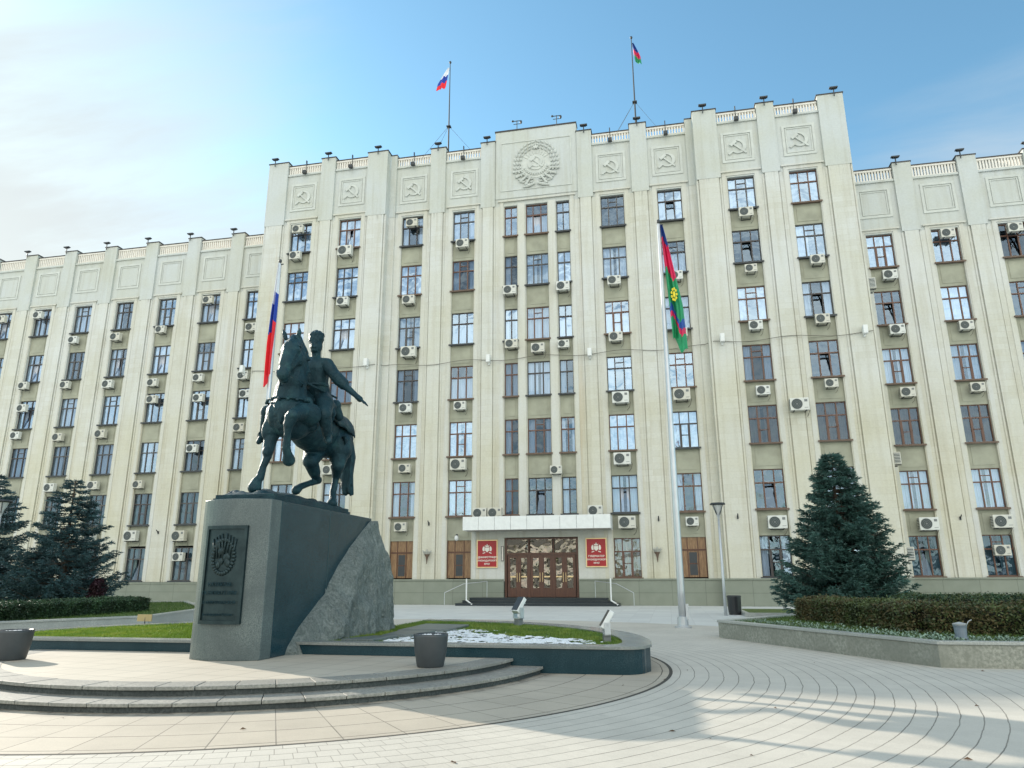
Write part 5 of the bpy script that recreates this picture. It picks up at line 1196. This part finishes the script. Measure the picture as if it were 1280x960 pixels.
# ------------------------------------------------------------------ garden beds left and right of the square
def bed(P, zt, capw, label, grp, wallmat='granite_wall'):
    root = empty('raised_bed', (P[0][0], P[0][1], 0)); tag(root, label, 'raised bed', grp); bx_, by_ = P[0]
    n = len(P); c = Vector((sum(p[0] for p in P)/n, sum(p[1] for p in P)/n))
    def inset(d):
        Q = []
        for i in range(n):
            a_, b_, c_ = Vector(P[i-1]), Vector(P[i]), Vector(P[(i+1) % n]); e1 = (b_-a_).normalized(); e2 = (c_-b_).normalized()
            n1 = Vector((-e1.y, e1.x)); n2 = Vector((-e2.y, e2.x)); k = n1+n2; k = k/k.dot(n1); Q.append(b_+k*d)
        return Q
    area = sum(P[i][0]*P[(i+1) % n][1]-P[(i+1) % n][0]*P[i][1] for i in range(n)); sg = 1 if area > 0 else -1
    for (nm, mat, d0, d1, z0, z1) in (('wall', wallmat, 0, capw-.04, 0, zt-.06), ('cap', 'granite_cap', -.03, capw, zt-.06, zt)):
        A_, B_ = inset(d0*sg), inset(d1*sg); m = MB(); vs = [(x-bx_, y-by_, z0) for x, y in A_]+[(x-bx_, y-by_, z0) for x, y in B_]+[(x-bx_, y-by_, z1) for x, y in A_]+[(x-bx_, y-by_, z1) for x, y in B_]; fs = []
        for i in range(n): j = (i+1) % n; fs += [(i, j, 2*n+j, 2*n+i), (n+j, n+i, 3*n+i, 3*n+j), (2*n+i, 2*n+j, 3*n+j, 3*n+i), (j, i, n+i, n+j)]
        m.add(vs, fs); m.build(nm, mat, root, bevel=.008)
    B_ = inset(capw*sg*.9); m = MB(); m.add([(x-bx_, y-by_, zt-.07) for x, y in B_], [tuple(range(n))]); m.build('soil', 'grass_soil', root)
    return [(x, y) for x, y in B_]
RB = bed([(1.25, 21.6), (4.72, 15.25), (15.0, 15.55), (18.0, 30.0), (8, 31.5), (3.4, 25.0)], .46, .22, 'granite walled garden bed with spruce and hedge, right of the square', 'garden beds')
LB = bed([(2*XM-1.25, 21.6), (2*XM-3.4, 28.0), (2*XM-10, 36), (2*XM-24, 34), (2*XM-24, 16.0), (2*XM-4.72, 15.25)], .46, .22, 'granite walled garden bed with clipped hedge, left of the square', 'garden beds', 'granite_cap')
g1 = grass(RB, .40, 60000, 'blade_dark', .03, .08, .016, 'ground_cover'); tag(g1, 'grass and ground cover in the right garden bed', 'grass')
g2 = grass(LB, .40, 60000, 'blade_dark', .03, .09, .018, 'bed_lawn'); tag(g2, 'short grass in the left garden bed', 'grass')
# frosted seedlings near the right bed's edge
m = MB(); rn = random.Random(4)
for k in range(5200):
    x = rn.uniform(1.8, 13); y = rn.uniform(15.4, 21.5)
    t = (21.6-y)/6.35; xe = 1.25+t*3.47
    if x < xe+.35 or x > xe+.35+rn.random()*1.7+ (4.5 if y < 16.6 else 0) or not inpoly(x, y, RB): continue
    a_ = rn.uniform(0, 6.28); r_ = rn.uniform(.03, .07); h = rn.uniform(.42, .50)
    for q in range(3):
        b_ = a_+q*2.1; m.add([(x, y, h-.03), (x+r_*math.cos(b_-.4), y+r_*math.sin(b_-.4), h), (x+r_*1.2*math.cos(b_), y+r_*1.2*math.sin(b_), h+.02), (x+r_*math.cos(b_+.4), y+r_*math.sin(b_+.4), h)], [(0, 1, 2, 3)])
plain('frost_leaf', (.20, .27, .20), .6, var=.7, sc=6)
tag(m.build('bedding_plants', 'frost_leaf'), 'low frosted bedding plants along the right bed edge', 'plants', kind='stuff')
def hedge(P0, P1, wd, z0, z1, label, mats, seed, n, cat='hedge'):
    rn = random.Random(seed); a_ = Vector(P0); b_ = Vector(P1); d = b_-a_; Ln = d.length; d.normalize(); nrm = Vector((-d.y, d.x))
    root = empty('clipped_hedge', (a_.x, a_.y, 0)); tag(root, label, cat)
    def pt(s, t, z): p = d*s+nrm*t; return (p.x, p.y, z)
    m = MB(); NS = int(Ln/.35); vs = []; fs = []; prof = [(-.5, z0), (-.47, z0+(z1-z0)*.5), (-.42, z1-.16), (-.2, z1-.09), (.2, z1-.09), (.42, z1-.16), (.5, z0)]
    for i in range(NS+1):
        s = Ln*i/NS; e = 1 if 0 < i < NS else .6
        for (t, z) in prof: q = noise.noise(Vector((s*.9, t*3, z*2+seed))); vs.append(pt(s, t*(wd-.16)*e+q*.07, z+q*.05*(z > z0)))
    k = len(prof)
    for i in range(NS):
        for j in range(k-1): fs.append((i*k+j, i*k+j+1, (i+1)*k+j+1, (i+1)*k+j))
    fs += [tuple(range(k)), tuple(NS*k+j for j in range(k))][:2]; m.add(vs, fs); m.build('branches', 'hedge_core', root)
    m = MB()
    for _ in range(n):
        s = rn.uniform(-.05, Ln+.05); side = rn.random(); bumpy = .10*noise.noise(Vector((s*1.4, seed, 0)))
        if side < .42: t = rn.choice((-1, -1, 1))*(wd/2+rn.gauss(0, .045)+bumpy*.6); z = rn.uniform(z0, z1)
        elif side < .92: t = rn.uniform(-wd/2, wd/2); z = z1+bumpy*.7+rn.gauss(0, .035)-.08*(abs(t)/wd*2)**3
        else: t = rn.uniform(-wd/2, wd/2); s = rn.choice((0, Ln))+rn.gauss(0, .06); z = rn.uniform(z0, z1)
        p = Vector(pt(s, t, z)); u = Vector((rn.gauss(0, 1), rn.gauss(0, 1), rn.gauss(0, .8))).normalized(); v = u.cross(Vector((rn.gauss(0, 1), rn.gauss(0, 1), rn.gauss(0, 1)))).normalized(); r_ = rn.uniform(.022, .045)
        m.cur = 0 if rn.random() < .5+.9*noise.noise(Vector((s*.8, z*1.6, seed+3))) else 1
        m.add([p-u*r_, p+v*r_*.5, p+u*r_*1.2, p-v*r_*.5], [(0, 1, 2, 3)])
    m.build('leaves', mats, root)
plain('hedge_brown', (.085, .070, .026), .7, var=.5, sc=1.4)
hedge((4.25, 23.4), (5.75, 18.4), 1.4, .36, .98, 'brown-green clipped hedge running along the right bed by the spruce', ['hedge_leaf', 'hedge_brown'], 5, 30000)
hedge((5.6, 18.6), (14.6, 16.9), 1.4, .36, .98, 'brown-green clipped hedge across the right bed, behind the lantern', ['hedge_leaf', 'hedge_brown'], 9, 40000)
hedge((6.2, 22.6), (15.5, 22.4), 1.3, .36, 1.08, 'dark green low shrub border behind the brown hedge', ['hedge_green', 'hedge_leaf'], 12, 20000)
hedge((-19.9, 18.4), (-20.8, 26.0), 1.5, .36, .88, 'dark green clipped hedge in the left bed before the spruces', ['hedge_green', 'hedge_green'], 21, 50000)
hedge((-20.4, 18.3), (-30, 18.6), 1.5, .36, .88, 'dark green clipped hedge at the left edge of the square', ['hedge_green', 'hedge_green'], 22, 20000)
# ------------------------------------------------------------------ spruces
def spruce(x, y, z0, H_, Rb, label, seed, nb, mat, fine=1.0, sparse=0., trunk_r=.16, shape=.9, tuft=.10, bare=.0):
    rn = random.Random(seed); root = empty('spruce_tree', (x, y, z0)); tag(root, label, 'spruce')
    m = MB(); m.tube([(0, 0, 0), (.04, .02, H_*.3), (-.02, .03, H_*.65), (0, 0, H_*.99)], [trunk_r, trunk_r*.78, trunk_r*.4, .015], 9)
    cr = MB()
    for b_ in range(nb):
        v = (b_+rn.random())/nb; v = v**1.12; z = H_*(.03+bare+(.965-bare)*v); az = rn.uniform(0, 2*math.pi)+b_*2.4
        prof = (1-v)**shape*(1-.10*math.exp(-((v-.0)/.06)**2)); Lb = Rb*prof*rn.uniform(.72, 1.10)+.08
        if rn.random() < sparse: continue
        d = Vector((math.cos(az), math.sin(az), 0)); sd_ = Vector((-d.y, d.x, 0)); droop = rn.uniform(.05, .22)*(1-v)-.35*max(0, v-.6)
        def P_(t): return Vector((0, 0, z))+d*Lb*t+Vector((0, 0, Lb*(-droop*math.sin(math.pi*min(1, t*.95))*1.1+.13*t**3)))
        m.tube([P_(0), P_(.5), P_(.92)], [.028*(1-v)+.008, .016*(1-v)+.006, .004], 4, cap=False)
        nt_ = max(3, int(Lb/.125*fine))
        for k in range(nt_):
            t = .12+.88*(k+.5)/nt_
            if t < .3 and Lb > .8 and rn.random() < .55: continue
            p = P_(t); tl = (.16+.42*Lb*(1-t)**.9*.62+.05)*rn.uniform(.7, 1.15); tl = min(tl, .62)
            for sg in (-1, 1, 0):
                if sg == 0 and k < nt_-2: continue
                dd = (d*(.75 if sg else 1)+sd_*sg*rn.uniform(.5, .85)+Vector((0, 0, rn.uniform(-.22, .12)))).normalized()
                nq = max(2, int(tl/.085*fine))
                for q in range(nq):
                    c = p+dd*tl*(q+.6)/nq+Vector((0, 0, -.10*tl*(q/nq)**2)); sz = tuft*rn.uniform(.75, 1.25)*(1-.25*q/nq)
                    for w_ in range(3):
                        a_ = rn.uniform(0, 6.28); ax = (dd*.9+Vector((rn.gauss(0, .45), rn.gauss(0, .45), rn.gauss(0, .35)+.10))).normalized(); pr = ax.cross(Vector((math.cos(a_), math.sin(a_), .3))).normalized()
                        cr.add([c-pr*sz*.15, c+ax*sz, c+pr*sz*.15], [(0, 1, 2)])
    m.build('trunk', 'bark', root); cr.build('crown', mat, root)
    return len(cr.f)
n1_ = spruce(6.25, 29.0, .35, 5.75, 2.42, 'dense blue-green spruce in the right garden bed', 3, 420, 'needle', 1.25, 0, .15, .80, .135)
n2_ = spruce(-25.1, 27.0, .3, 5.5, 2.5, 'loose dark spruce with visible trunk behind the left hedge', 8, 170, 'needle_dark', 1.15, .12, .16, .72, .14, .06)
n3_ = spruce(-29.8, 27.5, .3, 5.9, 2.6, 'dark spruce cut by the left edge of the picture', 15, 190, 'needle_dark', 1.05, .1, .17, .7, .15)
n4_ = spruce(-27.3, 28.8, .3, 3.4, 2.2, 'lower dark spruce between the two left spruces', 25, 130, 'needle_dark', 1.1, .1, .1, .7, .14)
r = empty('purple_shrub', (-22.9, 26.6, .36)); tag(r, 'small dark purple leafy shrub beside the left spruce', 'shrub')
m = MB(); rn = random.Random(2); MB().tube([(0, 0, 0), (.03, 0, .5)], .03, 5).build('stem', 'bark', r)
for _ in range(2600):
    z = rn.uniform(.05, 1.25); q = .34*math.sin(math.pi*min(1, z/1.35))**.6; a_ = rn.uniform(0, 6.28); rr = q*rn.random()**.4*(1+.3*math.sin(a_*3+z*5)); p = Vector((rr*math.cos(a_), rr*math.sin(a_), z))
    u = Vector((rn.gauss(0, 1), rn.gauss(0, 1), rn.gauss(0, 1))).normalized(); v = u.cross(Vector((0, .3, 1))).normalized(); m.add([p-u*.05, p+v*.03, p+u*.05, p-v*.03], [(0, 1, 2, 3)])
m.build('leaves', 'red_shrub', r)
# ------------------------------------------------------------------ pots, floodlights, lamps, bin, lawn sign
def mk_pot():
    r = empty('plant_pot'); m = MB(); m.lathe([(.20, 0), (.215, .02), (.255, .25), (.275, .46), (.275, .50), (.245, .50), (.24, .44)], n=48); m.build('pot', 'pot_grey', r, smooth=False)
    m = MB(); m.lathe([(.24, .43), (.24, .455), (.02, .47)], n=24); s_ = m.build('soil', 'snow', r)
    m = MB()
    for k in range(60): a_ = random.uniform(0, 6.28); rr = .23*random.random()**.5; m.ell((rr*math.cos(a_), rr*math.sin(a_), .47), (.02, .02, .015), 5, 4)
    m.build('snow_clumps', 'snow', r); return r
pt_ = prototype_copy(mk_pot)
o = pt_(); o.location = (-3.79, 11.72, .24); tag(o, 'dark grey round plant pot right of the pedestal, in shade', 'plant pot', 'dark pots on the platform')
for ch in o.children: 
    if ch.name.startswith('pot'):
        for p_ in ch.data.polygons: p_.use_smooth = True
o = pt_(); o.location = (-11.40, 11.42, .24); o.scale = (1.08, 1.08, 1.0); tag(o, 'dark grey round plant pot at the left edge, in sunlight', 'plant pot', 'dark pots on the platform')
def floodlight(x, y, z, rz, tilt, sc, label):
    r = empty('garden_floodlight', (x, y, z), rz); r.scale = (sc,)*3; tag(r, label, 'floodlight', 'floodlights in the right planter')
    MB().box(-.06, .06, -.06, .06, 0, .16).build('plinth', 'guard_grey', r, bevel=.005)
    m = MB(); m.box(-.10, -.085, -.05, .05, .16, .36); m.box(.085, .10, -.05, .05, .16, .36); m.box(-.10, .10, -.05, .05, .16, .175); m.tube([(-.1, 0, .32), (.1, 0, .32)], .018, 6); m.build('bracket', 'pole_grey', r)
    h = MB(); h.box(-.082, .082, -.06, .03, -.12, .20); ho = h.build('housing', 'white_metal', r, bevel=.012, loc=(0, -.0, .36)); ho.rotation_euler.x = tilt
    g_ = MB().box(-.075, .075, -.068, -.061, -.10, .19).build('glass', 'black_plastic', ho); 
    f_ = MB()
    for k in range(5): f_.box(-.07, .07, .031, .055, -.10+.055*k, -.09+.055*k)
    f_.build('cooling_fin', 'pole_grey', ho)
floodlight(-3.82, 19.0, .38, R(-35), R(-38), 1.35, 'white floodlight on a short post at the back rim of the snowy bed')
floodlight(-1.22, 14.55, .36, R(-75), R(-32), 1.15, 'white tilted floodlight at the right corner of the snowy bed')
plain('lantern_blue', (.20, .24, .29), .4)
r = empty('garden_lantern', (5.42, 16.1, .42)); tag(r, 'grey cylindrical garden lantern in front of the right hedge', 'lantern')
MB().lathe([(.12, 0), (.12, .05), (.10, .055), (.11, .22), (.125, .27)], n=20).build('body', 'lantern_blue', r, smooth=False)
MB().lathe([(.125, .272), (.13, .30), (.05, .32), (.01, .33)], n=20).build('lid', 'pole_grey', r); MB().tube([(.11, 0, .25), (.16, 0, .34), (.22, 0, .37)], .008, 5).build('handle', 'pole_grey', r)
def mk_lamp():
    r = empty('street_lamp'); MB().tube([(0, 0, 0), (0, 0, 1.2), (0, 0, 4.15)], [.075, .06, .045], 10).build('pole', 'pole_grey', r, smooth=True)
    m = MB(); m.lathe([(.045, 4.1), (.06, 4.2), (.10, 4.32)], n=12); m.build('collar', 'pole_grey', r)
    m = MB(); n = 4
    for k in range(4):
        a_ = math.pi/4+k*math.pi/2; m.tube([(.09*math.cos(a_), .09*math.sin(a_), 4.28), (.29*math.cos(a_), .29*math.sin(a_), 4.72)], .018, 5)
    m.lathe([(.33, 4.72), (.34, 4.75), (.30, 4.80), (.05, 4.82)], n=24); m.build('cage', 'steel_dark', r)
    MB().lathe([(.07, 4.30), (.22, 4.70)], n=16).build('lamp_shade', 'lamp_glass', r); return r
lp = prototype_copy(mk_lamp)
o = lp(); o.location = (2.30, 33.8, 0); tag(o, 'slim grey street lamp left of the right spruce', 'street lamp', 'street lamps on the square')
o = lp(); o.location = (-25.0, 23.5, .1); o.scale = (1, 1, .93); tag(o, 'slim street lamp at the left edge before the spruces', 'street lamp', 'street lamps on the square')
r = empty('litter_bin', (2.75, 34.6, 0)); tag(r, 'dark litter bin behind the right street lamp', 'litter bin')
MB().lathe([(.26, 0), (.26, .08), (.28, .1), (.30, .75)], n=16).build('body', 'black_plastic', r); MB().lathe([(.31, .752), (.31, .80), (.24, .82)], n=16).build('rim', 'steel_dark', r)
r = empty('lawn_sign', (-13.9, 18.0, .0)); tag(r, 'small yellowish sign plate on a thin stake on the lawn edge', 'sign')
MB().tube([(0, 0, .0), (.02, 0, .60)], .015, 5).build('stake', 'steel_dark', r); o = MB().box(-.22, .22, -.012, .012, .50, .68).build('plate', 'sign_board', r)
# green slope strip by the right wall, lawn behind
m = MB(); m.box(3.2, 9.5, 33.0, 38.5, 0, .10); tag(m.build('lawn_strip', 'grass_soil'), kind='structure')
m = MB(); m.box(3.0, 9.7, 32.8, 33.0, 0, .16); m.box(3.0, 3.2, 33.0, 38.7, 0, .16); tag(m.build('kerb', 'granite_cap', bevel=.01), kind='structure')
m = MB(); m.box(-34, 2*XM-4, 37.0, 42, 0, .10); tag(m.build('lawn_strip', 'grass_soil'), kind='structure')
m = MB(); m.box(-34, 2*XM-3.8, 36.8, 37.0, 0, .16); m.box(2*XM-4, 2*XM-3.8, 37.0, 42, 0, .16); tag(m.build('kerb', 'granite_cap', bevel=.01), kind='structure')
m = MB(); rn = random.Random(31)
for k in range(45):
    a_ = rn.uniform(-2.6, .6); r_ = rn.uniform(5.7, 13); x = XM+r_*math.cos(a_); y = YM+r_*math.sin(a_)
    t = rn.uniform(0, 6.28); l_ = rn.uniform(.015, .04); u = Vector((math.cos(t), math.sin(t), 0))*l_; v = Vector((-math.sin(t), math.cos(t), 0))*l_*.55; p = Vector((x, y, .010))
    m.add([p-u, p+v+Vector((0, 0, l_*.5)), p+u*1.1, p-v+Vector((0, 0, .004))], [(0, 1, 2, 3)])
plain('dry_leaf', (.11, .06, .03), .8, var=.5, sc=2)
tag(m.build('fallen_leaves', 'dry_leaf'), 'few dry leaves scattered on the paving', 'leaves', kind='stuff')
# bare park trees across the square behind the viewer: they show as reflections in the lower windows and doors
rn = random.Random(77); m = MB()
def limb(p, d, ln, r, lv):
    q = p+d*ln*.5+Vector((rn.gauss(0, .04), rn.gauss(0, .04), 0))*ln; e = p+d*ln; m.tube([p, q, e], [r, r*.82, r*.65], 5 if lv > 2 else 3, cap=False)
    if lv == 0: return
    for k in range(3 if lv > 1 else 4):
        ax = Vector((rn.gauss(0, 1), rn.gauss(0, 1), rn.gauss(0, .4))).normalized(); limb(p.lerp(e, rn.uniform(.55, 1)), (d+ax*.62+Vector((0, 0, .08))).normalized(), ln*rn.uniform(.6, .82), r*.52, lv-1)
for k in range(9): limb(Vector((-34+8.5*k+rn.uniform(-2, 2), -24+rn.uniform(-5, 5), 0)), Vector((rn.gauss(0, .05), rn.gauss(0, .05), 1)).normalized(), 4.2, .26, 5)
tag(m.build('bare_trees', 'bare_bark'), 'row of bare park trees across the square', 'trees', kind='stuff')
# low dark wall, unseen, added for windows and doors to reflect
m = MB(); m.box(-60, 60, -42, -41, 0, 3.2); tag(m.build('reflection_wall', 'needle_dark'), kind='structure')
